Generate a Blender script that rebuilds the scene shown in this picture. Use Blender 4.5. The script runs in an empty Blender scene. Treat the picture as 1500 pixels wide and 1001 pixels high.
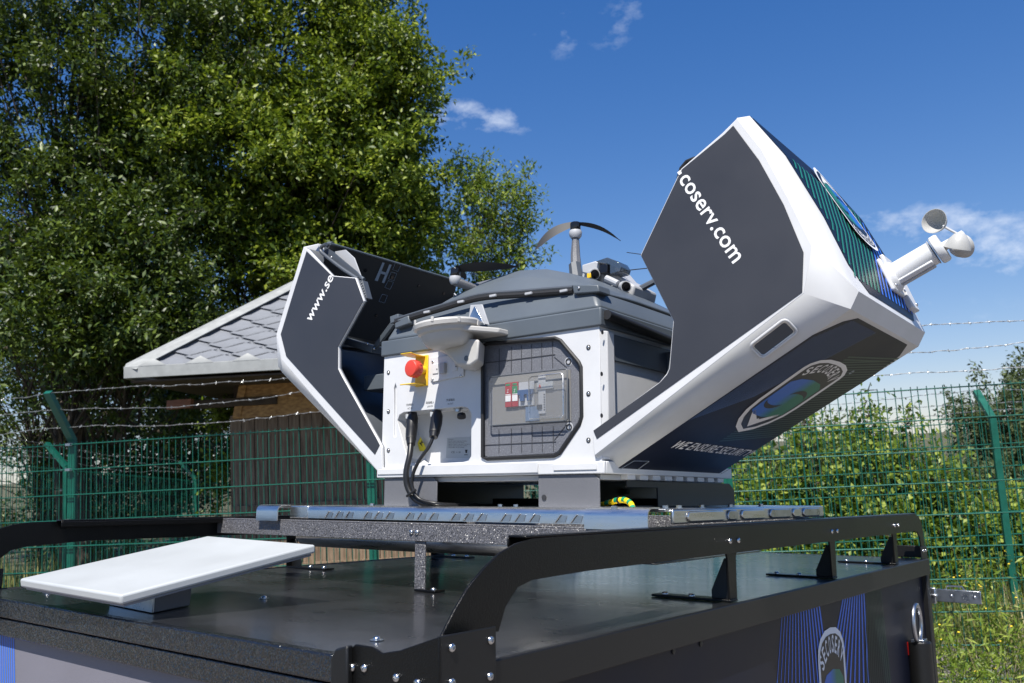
import bpy, bmesh, math, random
import numpy as np
from mathutils import Matrix, Vector
random.seed(7); rng = np.random.default_rng(7)
R = math.radians
SC = bpy.context.scene
COL = SC.collection

# ------------------------------------------------------------------ camera, light, exposure
F, CX, CY = 1253.0, 750.0, 500.5          # photograph focal length in its own pixels
CAMZ = 1.764
PG, RG = 0.12999, 0.055328                # pitch and roll against true vertical
PT, YT = math.atan(228.5 / 1253.0), R(38.0)   # pitch and heading against the tilted trailer
def axes_world():
    c, s, sp, cp = math.cos(RG), math.sin(RG), math.sin(PG), math.cos(PG)
    return Vector((c, s*sp, -s*cp)), Vector((s, -c*sp, c*cp)), Vector((0, -cp, -sp))
def axes_trailer():
    sy, cy_, sp, cp = math.sin(YT), math.cos(YT), math.sin(PT), math.cos(PT)
    return Vector((cy_, sy, 0)), Vector((sp*sy, -sp*cy_, cp)), Vector((cp*sy, -cp*cy_, -sp))
def m3(ax): return Matrix((ax[0], ax[1], ax[2])).transposed()
G3, T3 = m3(axes_world()), m3(axes_trailer())
cam_d = bpy.data.cameras.new('camera'); cam = bpy.data.objects.new('camera', cam_d); COL.objects.link(cam)
cam_d.sensor_width = 36; cam_d.lens = 36 * F / 1500; cam_d.clip_start = .05; cam_d.clip_end = 2000
cam.matrix_world = Matrix.Translation((0, 0, CAMZ)) @ G3.to_4x4()
cam_d.dof.use_dof = True; cam_d.dof.focus_distance = 1.95; cam_d.dof.aperture_fstop = 9.0
SC.camera = cam
TR = Matrix.Translation((0, 0, CAMZ)) @ (G3 @ T3.transposed()).to_4x4()     # trailer frame -> world

SUN_T = Vector((.20, -.52, .83)).normalized()        # towards the sun, trailer frame
SUN = (TR.to_3x3() @ SUN_T).normalized()
elev = math.asin(SUN.z); az = math.atan2(SUN.x, SUN.y)
sl = bpy.data.lights.new('sun', 'SUN'); sl.energy = 4.6; sl.angle = R(.53); sl.color = (1, .955, .88)
so = bpy.data.objects.new('sun', sl); COL.objects.link(so)
so.rotation_euler = SUN.to_track_quat('Z', 'Y').to_euler()
world = bpy.data.worlds.new('World'); SC.world = world; world.use_nodes = True
SC.view_settings.view_transform = 'Standard'; SC.view_settings.look = 'None'
SC.view_settings.gamma = 1; SC.view_settings.use_curve_mapping = False
SC.view_settings.exposure = 0.72

class NT:
    """small helper for node trees"""
    def __init__(s, tree): s.t = tree; s.n = tree.nodes; s.l = tree.links
    def new(s, typ, **kw):
        n = s.n.new(typ)
        for k, v in kw.items(): setattr(n, k, v)
        return n
    def put(s, sock, v):
        if hasattr(v, 'links') or isinstance(v, bpy.types.NodeSocket): s.l.new(v, sock)
        else: sock.default_value = v
    def m(s, op, a, b=0.0, c=0.0, clamp=False):
        n = s.new('ShaderNodeMath', operation=op, use_clamp=clamp)
        for i, v in enumerate((a, b, c)): s.put(n.inputs[i], v)
        return n.outputs[0]
    def mix(s, f, a, b):
        n = s.new('ShaderNodeMix', data_type='RGBA')
        s.put(n.inputs[0], f); s.put(n.inputs[6], a); s.put(n.inputs[7], b)
        return n.outputs[2]
    def noise(s, vec, scale, detail=4, rough=.55):
        n = s.new('ShaderNodeTexNoise'); n.inputs['Scale'].default_value = scale
        n.inputs['Detail'].default_value = detail; n.inputs['Roughness'].default_value = rough
        if vec is not None: s.l.new(vec, n.inputs['Vector'])
        return n.outputs['Fac']
    def ramp(s, f, stops):
        n = s.new('ShaderNodeValToRGB'); e = n.color_ramp.elements
        while len(e) < len(stops): e.new(.5)
        for i, (p, c) in enumerate(stops): e[i].position = p; e[i].color = c if len(c) == 4 else (*c, 1)
        s.put(n.inputs[0], f); return n.outputs[0]

# sky: Nishita plus a few thin fair-weather clouds
w = NT(world.node_tree); w.n.clear()
sky = w.new('ShaderNodeTexSky', sky_type='NISHITA'); sky.sun_disc = False
sky.sun_elevation = elev; sky.sun_rotation = az; sky.altitude = 400; sky.air_density = 1.0; sky.dust_density = .1; sky.ozone_density = 3.0
tc = w.new('ShaderNodeTexCoord')
def pix_dir(x, y):
    return (G3 @ Vector((x-CX, CY-y, -F))).normalized()
hs = w.new('ShaderNodeHueSaturation'); hs.inputs['Saturation'].default_value = 1.32; hs.inputs['Hue'].default_value = .508; hs.inputs['Value'].default_value = 1.0
den = w.new('ShaderNodeVectorMath', operation='MULTIPLY_ADD'); w.l.new(sky.outputs[0], den.inputs[0]); den.inputs[1].default_value = (.10,)*3; den.inputs[2].default_value = (1.05,)*3
cmp_ = w.new('ShaderNodeVectorMath', operation='DIVIDE'); w.l.new(sky.outputs[0], cmp_.inputs[0]); w.l.new(den.outputs[0], cmp_.inputs[1])
tnt = w.new('ShaderNodeVectorMath', operation='MULTIPLY'); w.l.new(cmp_.outputs[0], tnt.inputs[0]); tnt.inputs[1].default_value = (.97, 1.0, 1.12)
w.l.new(tnt.outputs[0], hs.inputs['Color'])
cloud = None
for (x, y, rx, ry, ang, amp) in [(1395, 335, 78, 25, 8, .50), (1480, 362, 62, 32, 0, .56), (700, 172, 66, 17, 6, .5), (818, 48, 26, 26, 30, .2),
                                 (910, 30, 44, 22, -50, .16), (1300, 322, 40, 14, 0, .35), (1150, 480, 200, 50, 0, .12)]:
    d = pix_dir(x, y); ca, sa = math.cos(R(ang)), math.sin(R(ang))
    rt = G3 @ Vector((ca, -sa, 0)); up = G3 @ Vector((sa, ca, 0))
    vm = []
    for vec, r_ in ((rt, rx), (up, ry)):
        n = w.new('ShaderNodeVectorMath', operation='DOT_PRODUCT'); w.l.new(tc.outputs['Generated'], n.inputs[0])
        n.inputs[1].default_value = vec
        off = d.dot(vec)
        vm.append(w.m('DIVIDE', w.m('SUBTRACT', n.outputs['Value'], off), r_ / F))
    rr = w.m('ADD', w.m('MULTIPLY', vm[0], vm[0]), w.m('MULTIPLY', vm[1], vm[1]))
    fwd = w.new('ShaderNodeVectorMath', operation='DOT_PRODUCT'); w.l.new(tc.outputs['Generated'], fwd.inputs[0]); fwd.inputs[1].default_value = d
    g = w.m('MULTIPLY', w.m('SUBTRACT', 1.0, w.m('MULTIPLY', rr, .45), clamp=True), w.m('GREATER_THAN', fwd.outputs['Value'], 0.0))
    g = w.m('MULTIPLY', g, amp)
    cloud = g if cloud is None else w.m('MAXIMUM', cloud, g)
mp = w.new('ShaderNodeMapping'); mp.inputs['Scale'].default_value = (1, 1, 1.8); w.l.new(tc.outputs['Generated'], mp.inputs[0])
nz = w.noise(mp.outputs[0], 26, 9, .62)
nm = w.m('MULTIPLY', w.m('SUBTRACT', w.m('ADD', nz, w.m('MULTIPLY', cloud, .45)), .60), 3.2, clamp=True)
cf = w.m('MULTIPLY', w.m('MULTIPLY', w.m('POWER', cloud, .6), nm), 1.1, clamp=True)
skc = w.mix(cf, hs.outputs[0], (4.6, 5.1, 6.0, 1))
bg = w.new('ShaderNodeBackground'); bg.inputs['Strength'].default_value = .108; w.l.new(skc, bg.inputs[0])
wo = w.new('ShaderNodeOutputWorld'); w.l.new(bg.outputs[0], wo.inputs[0])

# ------------------------------------------------------------------ materials
def mat(name, col, rough=.5, metal=0., var=0., vscale=8., bump=0., bscale=200., spec=.5, coat=0., detail=4, bdist=.002, col2=None, stretch=None, speck=None):
    m = bpy.data.materials.new(name); m.use_nodes = True
    k = NT(m.node_tree); b = k.n['Principled BSDF']
    b.inputs['Roughness'].default_value = rough; b.inputs['Metallic'].default_value = metal
    b.inputs['Specular IOR Level'].default_value = spec; b.inputs['Coat Weight'].default_value = coat
    b.inputs['Base Color'].default_value = (*col, 1)
    t = k.new('ShaderNodeTexCoord'); vec = t.outputs['Object']
    if stretch:
        mp = k.new('ShaderNodeMapping'); mp.inputs['Scale'].default_value = stretch; k.l.new(vec, mp.inputs[0]); vec = mp.outputs[0]
    if var or col2:
        f = k.noise(vec, vscale, detail)
        c2 = col2 if col2 else tuple(min(1, c * (1 + var)) for c in col); c1 = col if col2 else tuple(c * (1 - var) for c in col)
        k.l.new(k.ramp(f, [(.32, c1), (.68, c2)]), b.inputs['Base Color'])
        k.l.new(k.m('ADD', k.m('MULTIPLY', k.m('SUBTRACT', f, .5), .25), rough, clamp=True), b.inputs['Roughness'])
    if speck:
        v = k.noise(t.outputs['Object'], speck[1], 2)
        src = b.inputs['Base Color'].links[0].from_socket if b.inputs['Base Color'].links else (*col, 1)
        k.l.new(k.mix(k.m('MULTIPLY', k.m('SUBTRACT', v, .55), 8, clamp=True), src, (*speck[0], 1)), b.inputs['Base Color'])
    if bump:
        bp = k.new('ShaderNodeBump'); bp.inputs['Strength'].default_value = bump; bp.inputs['Distance'].default_value = bdist
        k.l.new(k.noise(t.outputs['Object'], bscale, 3), bp.inputs['Height']); k.l.new(bp.outputs[0], b.inputs['Normal'])
    return m
def glitter(m, cell, amt):
    """hammered paint: every small dimple faces its own way, so the sun glints from some of them"""
    k = NT(m.node_tree); b = k.n['Principled BSDF']; t = k.new('ShaderNodeTexCoord'); v = k.new('ShaderNodeTexVoronoi'); v.inputs['Scale'].default_value = 1/cell
    k.l.new(t.outputs['Object'], v.inputs['Vector']); g = k.new('ShaderNodeNewGeometry')
    a = k.new('ShaderNodeVectorMath', operation='SUBTRACT'); k.l.new(v.outputs['Color'], a.inputs[0]); a.inputs[1].default_value = (.5, .5, .5)
    c = k.new('ShaderNodeVectorMath', operation='MULTIPLY_ADD'); k.l.new(a.outputs[0], c.inputs[0]); c.inputs[1].default_value = (amt, amt, amt); k.l.new(g.outputs['Normal'], c.inputs[2])
    n = k.new('ShaderNodeVectorMath', operation='NORMALIZE'); k.l.new(c.outputs[0], n.inputs[0])
    for l in list(b.inputs['Normal'].links): k.t.links.remove(l)
    k.l.new(n.outputs[0], b.inputs['Normal'])
M = {}
M['white'] = mat('white_plastic', (.61, .615, .625), .42, var=.045, vscale=9, bump=.25, bscale=900, bdist=.0004, detail=9)
M['offwhite'] = mat('offwhite_plastic', (.46, .45, .43), .45, var=.04, vscale=9, bump=.2, bscale=700, bdist=.0004)
M['cup'] = mat('smooth_cup_gray', (.40, .40, .39), .5)
M['straw'] = mat('dry_straw', (.42, .34, .20), .7)
M['lightgray'] = mat('light_gray_plastic', (.40, .41, .43), .5, var=.05, bump=.2, bscale=700, bdist=.0004)
M['gray'] = mat('slate_gray_plastic', (.095, .112, .130), .42, var=.07, vscale=6, bump=.25, bscale=800, bdist=.0004)
M['gray2'] = mat('dark_slate_plastic', (.065, .075, .09), .45, var=.08, bump=.2, bscale=700, bdist=.0004)
M['panel'] = mat('anthracite_decal', (.034, .036, .044), .46, var=.10, vscale=4, bump=.35, bscale=1100, bdist=.0004)
M['foam'] = mat('speckled_gray_cover', (.125, .13, .15), .62, var=.05, bump=.7, bscale=900, bdist=.0008, speck=((.30, .31, .34), 650))
M['joint'] = mat('groove_dark', (.025, .026, .03), .7)
M['groove'] = mat('hatch_groove', (.050, .052, .06), .7)
M['rubber'] = mat('black_rubber', (.012, .012, .013), .55, bump=.2, bscale=500, bdist=.0004)
M['black'] = mat('black_powdercoat', (.004, .004, .004), .30, bump=.8, bscale=420, bdist=.0009, spec=.28)
M['hammered'] = mat('hammered_black', (.10, .098, .104), .34, spec=.8, speck=((.20, .195, .21), 700))
M['hammered2'] = mat('hammered_trim', (.009, .010, .012), .17, bump=1.0, bscale=330, bdist=.0028, spec=.8)
M['blackfine'] = mat('black_fine_coat', (.0045, .0045, .0045), .42, bump=.6, bscale=900, bdist=.0006)
M['bracket'] = mat('gray_powdercoat', (.125, .128, .14), .5, bump=.8, bscale=800, bdist=.0008, speck=((.22, .22, .24), 900))
glitter(M['hammered'], .0014, 1.15); glitter(M['hammered2'], .0017, .60)
M['roof'] = mat('roof_sheet', (.017, .018, .020), .30, var=.5, vscale=6, bump=.8, bscale=420, bdist=.0009, stretch=(1, 1.6, 1), spec=.6, coat=.7, detail=10)
M['roof'].node_tree.nodes['Principled BSDF'].inputs['Coat Roughness'].default_value = .14
M['alu'] = mat('bright_aluminium', (.70, .70, .69), .3, 1.0, var=.06, vscale=10, bump=.25, bscale=60, bdist=.0012, stretch=(1, 1, 12))
M['steel'] = mat('bolt_steel', (.62, .62, .62), .22, 1.0)
M['zinc'] = mat('zinc_steel', (.50, .52, .55), .3, 1.0, var=.15, vscale=30)
M['red'] = mat('red_plastic', (.62, .055, .035), .45, bump=.1, bscale=600)
M['darkred'] = mat('dark_red_module', (.32, .02, .025), .5)
M['green_mod'] = mat('green_module', (.02, .19, .07), .5)
M['yellow'] = mat('yellow_plastic', (.80, .50, .02), .42)
M['yellowlabel'] = mat('yellow_label', (.80, .66, .03), .6)
M['blue_mod'] = mat('blue_module', (.03, .08, .20), .45)
M['navy'] = mat('navy_decal', (.004, .006, .016), .45, var=.25, vscale=3, bump=.15, bscale=500, bdist=.0004, spec=.3)
M['printblack'] = mat('black_print', (.008, .008, .009), .4)
M['printwhite'] = mat('white_print', (.78, .78, .78), .5)
M['printgray'] = mat('gray_print', (.30, .34, .38), .5)
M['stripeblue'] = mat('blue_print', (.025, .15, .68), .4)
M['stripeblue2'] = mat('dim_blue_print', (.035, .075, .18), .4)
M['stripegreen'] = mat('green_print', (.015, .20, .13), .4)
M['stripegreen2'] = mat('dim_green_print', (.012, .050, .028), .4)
M['lilac'] = mat('lilac_gray_wall', (.17, .165, .195), .55, var=.03, bump=.5, bscale=700, bdist=.0006)
M['dish'] = mat('dish_white', (.43, .45, .46), .4, var=.04, vscale=6)
M['dishgray'] = mat('dish_mount_gray', (.20, .21, .24), .5)
M['fence'] = mat('green_fence_coat', (.004, .090, .060), .38, var=.18, vscale=12)
M['wire'] = mat('galvanised_wire', (.42, .43, .43), .42, .8, var=.2, vscale=60)
M['glossblack'] = mat('gloss_black', (.01, .01, .012), .12)
M['prop'] = mat('propeller_carbon', (.02, .02, .022), .6)
M['tailred'] = mat('tail_light_red', (.16, .004, .003), .15)
M['cable'] = mat('black_cable', (.012, .012, .013), .38)
M['cable_yellow'] = mat('earth_yellow', (.80, .55, .01), .4); M['cable_green'] = mat('earth_green', (.01, .26, .14), .4)
M['flash'] = mat('roof_flashing', (.31, .32, .315), .55, var=.12, vscale=8)
M['shingle'] = mat('bitumen_shingle', (.17, .18, .20), .85, var=.12, vscale=5, bump=.8, bscale=220, bdist=.002, speck=((.2, .21, .23), 160))
M['plank'] = mat('weathered_plank', (.11, .066, .038), .8, col2=(.27, .195, .13), vscale=5, stretch=(8, 8, .7), bump=.6, bscale=40, bdist=.004)
M['osb'] = mat('osb_board', (.26, .13, .045), .75, col2=(.50, .29, .11), vscale=16, detail=3, stretch=(1, 1, 2.2), bump=.4, bscale=60)
M['soffit'] = mat('dark_timber', (.055, .038, .025), .8, var=.3)
M['redwood'] = mat('red_brown_block', (.24, .105, .065), .8, var=.2)
M['bark'] = mat('tree_bark', (.055, .042, .03), .85, var=.4, vscale=6, bump=.8, bscale=30, bdist=.01)
M['flower'] = mat('yellow_flower', (.75, .55, .02), .6)
def glass(name, col, rough=.05, alpha=.35):
    m = mat(name, col, rough); b = m.node_tree.nodes['Principled BSDF']
    b.inputs['Alpha'].default_value = alpha; b.inputs['Coat Weight'].default_value = .6; return m
M['clear'] = glass('clear_smoked_cover', (.30, .31, .33), .08, .10)
M['backing'] = mat('warm_gray_backing', (.20, .195, .185), .6)
M['lens'] = glass('tinted_visor', (.05, .07, .10), .05, .8)
def logo_gradient():
    m = bpy.data.materials.new('blue_to_green_print'); m.use_nodes = True; k = NT(m.node_tree); b = k.n['Principled BSDF']
    uv = k.new('ShaderNodeUVMap'); sx = k.new('ShaderNodeSeparateXYZ'); k.l.new(uv.outputs[0], sx.inputs[0])
    k.l.new(k.ramp(sx.outputs[0], [(.38, (.02, .13, .50)), (.62, (.012, .17, .10))]), b.inputs['Base Color']); b.inputs['Roughness'].default_value = .4
    return m
M['globe'] = logo_gradient()
def leafmat(name, dark, light, yellow, trans=.35, rough=.38):
    m = bpy.data.materials.new(name); m.use_nodes = True; k = NT(m.node_tree); b = k.n['Principled BSDF']
    g = k.new('ShaderNodeNewGeometry'); t = k.new('ShaderNodeTexCoord')
    f = k.m('ADD', k.m('MULTIPLY', g.outputs['Random Per Island'], .8), k.m('MULTIPLY', k.noise(t.outputs['Object'], 1.3, 3), .35))
    c = k.ramp(f, [(.20, dark), (.62, light), (.92, yellow)])
    k.l.new(c, b.inputs['Base Color']); b.inputs['Roughness'].default_value = rough + .08; b.inputs['Specular IOR Level'].default_value = .5
    tr = k.new('ShaderNodeBsdfTranslucent'); k.l.new(k.mix(.5, c, (.14, .20, .01, 1)), tr.inputs[0])
    mx = k.new('ShaderNodeMixShader'); mx.inputs[0].default_value = trans
    k.l.new(b.outputs[0], mx.inputs[1]); k.l.new(tr.outputs[0], mx.inputs[2]); k.l.new(mx.outputs[0], k.n['Material Output'].inputs[0])
    return m
M['leaf'] = leafmat('willow_leaf', (.035, .065, .007), (.115, .18, .012), (.34, .40, .04), .38)
M['leaf_shade'] = leafmat('shaded_leaf', (.018, .036, .006), (.042, .078, .008), (.12, .17, .02), .25)  # leaf colour darkened to carry the shade among the left trees and bush
M['leaf_bright'] = leafmat('shrub_leaf', (.065, .115, .010), (.17, .26, .022), (.42, .50, .09), .48)
M['conifer'] = leafmat('conifer_leaf', (.030, .048, .014), (.055, .08, .022), (.09, .12, .035), .2, .6)
M['grass'] = leafmat('grass_blade', (.06, .10, .015), (.15, .19, .035), (.40, .35, .14), .35, .6)
M['gravel'] = mat('gravel_ground', (.13, .115, .10), .9, col2=(.30, .27, .26), vscale=35, detail=6, bump=1, bscale=60, bdist=.02)
M['meadow'] = mat('meadow_ground', (.045, .05, .02), .9, col2=(.12, .11, .06), vscale=3, detail=8, bump=1, bscale=20, bdist=.03)

# ------------------------------------------------------------------ pixel -> trailer-frame point helpers
def ray(x, y): return T3 @ Vector((x-CX, CY-y, -F))
def at(x, y, ax, v):
    d = ray(x, y); i = 'XYZ'.index(ax); return d * (v / d[i])
def atp(x, y, P0, n):
    d = ray(x, y); return d * (P0.dot(n) / d.dot(n))
def rayw(x, y): return G3 @ Vector((x-CX, CY-y, -F))
def atw(x, y, Y):
    d = rayw(x, y); p = d * (Y / d.y); p.z += CAMZ; return p

# ------------------------------------------------------------------ object helpers
TILT = []
def thing(name, label, cat, loc=(0, 0, 0), tilt=True, group=None):
    o = bpy.data.objects.new(name, None); COL.objects.link(o); o.empty_display_size = .05
    o.location = loc; o['label'] = label; o['category'] = cat
    if group: o['group'] = group
    if tilt: TILT.append(o)
    return o
def tag(o, label, cat, group=None, tilt=True):
    o['label'] = label; o['category'] = cat
    if group: o['group'] = group
    if tilt: TILT.append(o)
    return o
def rootof(o):
    while o.parent: o = o.parent
    return o
def orig(parent): return Vector(rootof(parent).location) if parent else Vector((0, 0, 0))
def link(name, me, parent=None, loc=None, rot=None):
    o = bpy.data.objects.new(name, me); COL.objects.link(o)
    if parent: o.parent = parent
    if loc is not None: o.location = Vector(loc) - (orig(parent) if parent else Vector((0, 0, 0)))
    if rot is not None: o.rotation_euler = rot
    return o
def mesh_of(name, verts, faces, m, smooth=35, off=None):
    me = bpy.data.meshes.new(name)
    if off is not None: verts = [Vector(v) - off for v in verts]
    me.from_pydata([tuple(v) for v in verts], [], faces); me.materials.append(m)
    bm = bmesh.new(); bm.from_mesh(me); bmesh.ops.recalc_face_normals(bm, faces=bm.faces); bm.to_mesh(me); bm.free()
    if smooth: me.shade_smooth(); me.set_sharp_from_angle(angle=R(smooth))
    return me
class MB:
    def __init__(s): s.v = []; s.f = []
    def add(s, vs, fs):
        b = len(s.v); s.v += [Vector(v) for v in vs]; s.f += [tuple(i+b for i in f) for f in fs]; return s
    def box(s, a, b):
        x0, y0, z0 = a; x1, y1, z1 = b
        return s.add([(x0,y0,z0),(x1,y0,z0),(x1,y1,z0),(x0,y1,z0),(x0,y0,z1),(x1,y0,z1),(x1,y1,z1),(x0,y1,z1)],
                     [(0,3,2,1),(4,5,6,7),(0,1,5,4),(1,2,6,5),(2,3,7,6),(3,0,4,7)])
    def obox(s, c, ex, ey, ez):      # oriented box, half-extent vectors
        c = Vector(c); vs = [c + sx*ex + sy*ey + sz*ez for sz in (-1, 1) for sx, sy in ((-1,-1),(1,-1),(1,1),(-1,1))]
        return s.add(vs, [(0,3,2,1),(4,5,6,7),(0,1,5,4),(1,2,6,5),(2,3,7,6),(3,0,4,7)])
    def prism(s, pts, d):            # polygon of 3D points swept by vector d
        n = len(pts); pts = [Vector(p) for p in pts]; d = Vector(d)
        return s.add(pts + [p + d for p in pts], [tuple(range(n)), tuple(range(2*n-1, n-1, -1))] + [(i, (i+1) % n, n+(i+1) % n, n+i) for i in range(n)])
    def tube(s, path, r, n=10, caps=True):
        path = [Vector(p) for p in path]; rs = r if isinstance(r, (list, tuple)) else [r]*len(path)
        t0 = (path[1]-path[0]).normalized(); u = t0.orthogonal().normalized(); vs = []
        for i, p in enumerate(path):
            t = (path[min(i+1, len(path)-1)] - path[max(i-1, 0)]).normalized()
            u = (u - t*u.dot(t)).normalized(); w_ = t.cross(u)
            for k in range(n):
                a = 2*math.pi*k/n; vs.append(p + (u*math.cos(a) + w_*math.sin(a))*rs[i])
        fs = [(i*n+k, i*n+(k+1) % n, (i+1)*n+(k+1) % n, (i+1)*n+k) for i in range(len(path)-1) for k in range(n)]
        if caps: fs += [tuple(range(n-1, -1, -1)), tuple(range((len(path)-1)*n, len(path)*n))]
        return s.add(vs, fs)
    def lathe(s, o, ax, prof, n=24, u=None):     # prof: (r, h)
        o = Vector(o); ax = Vector(ax).normalized(); u = (Vector(u) if u else ax.orthogonal()).normalized(); w_ = ax.cross(u); vs = []
        for r_, h in prof:
            for k in range(n):
                a = 2*math.pi*k/n; vs.append(o + ax*h + (u*math.cos(a) + w_*math.sin(a))*r_)
        m_ = len(prof)
        fs = [(i*n+k, i*n+(k+1) % n, (i+1)*n+(k+1) % n, (i+1)*n+k) for i in range(m_-1) for k in range(n)]
        fs += [tuple(range(n-1, -1, -1)), tuple(range((m_-1)*n, m_*n))]
        return s.add(vs, fs)
    def quad(s, *p): return s.add(p, [tuple(range(len(p)))])
    def build(s, name, m, parent=None, bevel=0, smooth=35, seg=2, solid=0):
        off = orig(parent) if parent else None
        me = mesh_of(name, s.v, s.f, m, smooth, off)
        o = link(name, me, parent)
        if solid:
            md = o.modifiers.new('thickness', 'SOLIDIFY'); md.thickness = abs(solid); md.offset = -1 if solid > 0 else 1
        if bevel:
            md = o.modifiers.new('bevel', 'BEVEL'); md.width = bevel; md.segments = seg; md.limit_method = 'ANGLE'; md.angle_limit = R(30)
            md.harden_normals = False
        return o
def smoothpath(pts, n=6):
    pts = [Vector(p) for p in pts]; out = []
    for i in range(len(pts)-1):
        p0, p1, p2, p3 = pts[max(i-1, 0)], pts[i], pts[i+1], pts[min(i+2, len(pts)-1)]
        for k in range(n):
            t = k/n; out.append(.5*((2*p1) + (p2-p0)*t + (2*p0-5*p1+4*p2-p3)*t*t + (3*p1-p0-3*p2+p3)*t*t*t))
    return out + [pts[-1]]
def text(body, name, m, parent, A, B, up, height=None, shear=0., bold=0., lift=.0006, width_fit=True, spacing=1.0):
    """flat lettering whose baseline runs A->B; 'up' gives letter-up direction; width fitted to |AB|"""
    A, B, up = Vector(A), Vector(B), Vector(up)
    cu = bpy.data.curves.new(name, 'FONT'); cu.body = body; cu.size = 1; cu.shear = shear; cu.offset = bold; cu.space_character = spacing
    cu.resolution_u = 3
    to = bpy.data.objects.new(name, cu); COL.objects.link(to)
    dg = bpy.context.evaluated_depsgraph_get(); dg.update()
    me = bpy.data.meshes.new_from_object(to.evaluated_get(dg)); bpy.data.objects.remove(to); bpy.data.curves.remove(cu)
    xs = [v.co.x for v in me.vertices]; x0, x1 = min(xs), max(xs)
    ex = (B - A); L = ex.length; ex.normalize(); n = ex.cross(up).normalized(); ey = n.cross(ex).normalized()
    sx = L / (x1 - x0); sy = height if height else sx
    off = orig(parent) if parent else Vector((0, 0, 0))
    for v in me.vertices:
        p = A + ex*((v.co.x-x0)*sx) + ey*(v.co.y*sy) + n*lift - off; v.co = p
    me.materials.clear(); me.materials.append(m)
    return link(name, me, parent)
def flat(name, m, parent, polys, uv=None):
    off = orig(parent); vs, fs = [], []
    for p in polys:
        b = len(vs); vs += [Vector(q) - off for q in p]; fs.append(tuple(range(b, b+len(p))))
    me = bpy.data.meshes.new(name); me.from_pydata(vs, [], fs); me.materials.append(m)
    if uv:
        l = me.uv_layers.new(name='UVMap'); fl = [q for p in uv for q in p]
        for i, lp in enumerate(me.loops): l.data[i].uv = fl[lp.vertex_index]
    return link(name, me, parent)
_bolt = {}
def bolt(name, parent, p, nrm, r=.006, m='steel', hexa=False, h=None):
    """button-head bolt with a drive recess"""
    key = (round(r, 5), m, hexa)
    if key not in _bolt:
        b = MB(); hh = h or r*.7
        if hexa: b.lathe((0,0,0), (0,0,1), [(r*1.35, 0), (r*1.35, r*.2)], 20); b.lathe((0,0,r*.2), (0,0,1), [(r, 0), (r, r*.8), (r*.75, r*.95)], 6)
        else: b.lathe((0,0,0), (0,0,1), [(r, 0), (r, hh*.25), (r*.85, hh*.7), (r*.55, hh), (r*.38, hh), (r*.36, hh*.45), (.0001, hh*.4)], 16)
        _bolt[key] = mesh_of(name, b.v, b.f, M[m], 40)
    q = Vector(nrm).to_track_quat('Z', 'Y').to_euler()
    return link(name, _bolt[key], parent, p, q)

# the emblem on the covers and on the trailer side: tip T, top A, half width vector U
def emblem(parent, T, A, U, n, lift, main='printwhite'):
    T, A, U, n = Vector(T), Vector(A), Vector(U), Vector(n).normalized()
    V = A - T
    def P(u, v, l=0): return T + U*u + V*v + n*(lift + l*.0004)
    def shape(k, vt=1.0, vb=0.0):
        pts = [(0, vb)]
        for t in (.25, .5, .75, 1): pts.append((k*math.sin(t*math.pi/2)**.9, vb + (.42-vb)*t**1.35))
        pts += [(k, .84)]
        for a in (20, 45, 70, 90): pts.append((k*math.cos(R(a))**.8 if a < 90 else 0, .84 + (vt-.84)*math.sin(R(a))))
        return pts + [(-u, v) for u, v in reversed(pts[1:-1])]
    flat('emblem_outline', M[main], parent, [[P(u, v) for u, v in shape(1)]])
    flat('emblem_field', M['printblack'], parent, [[P(u, v, 1) for u, v in shape(.86, .962, .05)]])
    g = [(-.74, .30), (-.5, .255), (0, .235), (.5, .255), (.74, .30), (.76, .45), (.76, .68), (.5, .735), (0, .755), (-.5, .735), (-.76, .68), (-.76, .45)]
    flat('emblem_globe', M['globe'], parent, [[P(u, v, 2) for u, v in g]], [[((u+1)/2, v) for u, v in g]])
    flat('emblem_chevron', M[main], parent, [[P(0, .09, 2), P(.62, .28, 2), P(.60, .31, 2), P(.05, .20, 2), P(0, .215, 2)], [P(0, .09, 2), P(0, .215, 2), P(-.05, .20, 2), P(-.60, .31, 2), P(-.62, .28, 2)]])
    for (c, r1, a0, a1) in (((.26, .50), .44, 15, 150), ((-.26, .47), .44, 195, 330)):
        q = []
        for i in range(9):
            a = R(a0 + (a1-a0)*i/8); th = .06*math.sin(math.pi*i/8) + .01
            q.append(((c[0] + r1*math.cos(a), c[1] + .10*math.sin(a)), th))
        flat('emblem_curve', M['printblack'], parent, [[P(q[i][0][0], q[i][0][1]-q[i][1]*.35, 3), P(q[i+1][0][0], q[i+1][0][1]-q[i+1][1]*.35, 3), P(q[i+1][0][0], q[i+1][0][1]+q[i+1][1]*.35, 3), P(q[i][0][0], q[i][0][1]+q[i][1]*.35, 3)] for i in range(8)])
    word = 'SECOSERV'
    for i, ch in enumerate(word):
        x0 = -.70 + i*.178; x1 = x0 + .140; arc = lambda q: .760 + .095*(1-(q/.72)**2)
        text(ch, 'emblem_letter', M[main], parent, P(x0, arc(x0), 2), P(x1, arc(x1), 2), V, height=V.length*.105/.73, bold=.02, lift=0)
    return P

# ================================================================== TRAILER (trailer frame; camera is the origin, roof at z=-0.22)
ZR = -.22; XR, XL = -.78, -2.315; YF, YB = .90, 3.44
YF0 = at(0, 877, 'Z', ZR).y; 
tr = thing('trailer', 'black box trailer with textured flat lid, printed side wall and steel corner tube', 'trailer', (-1.47, 2.2, -1.45))
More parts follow.
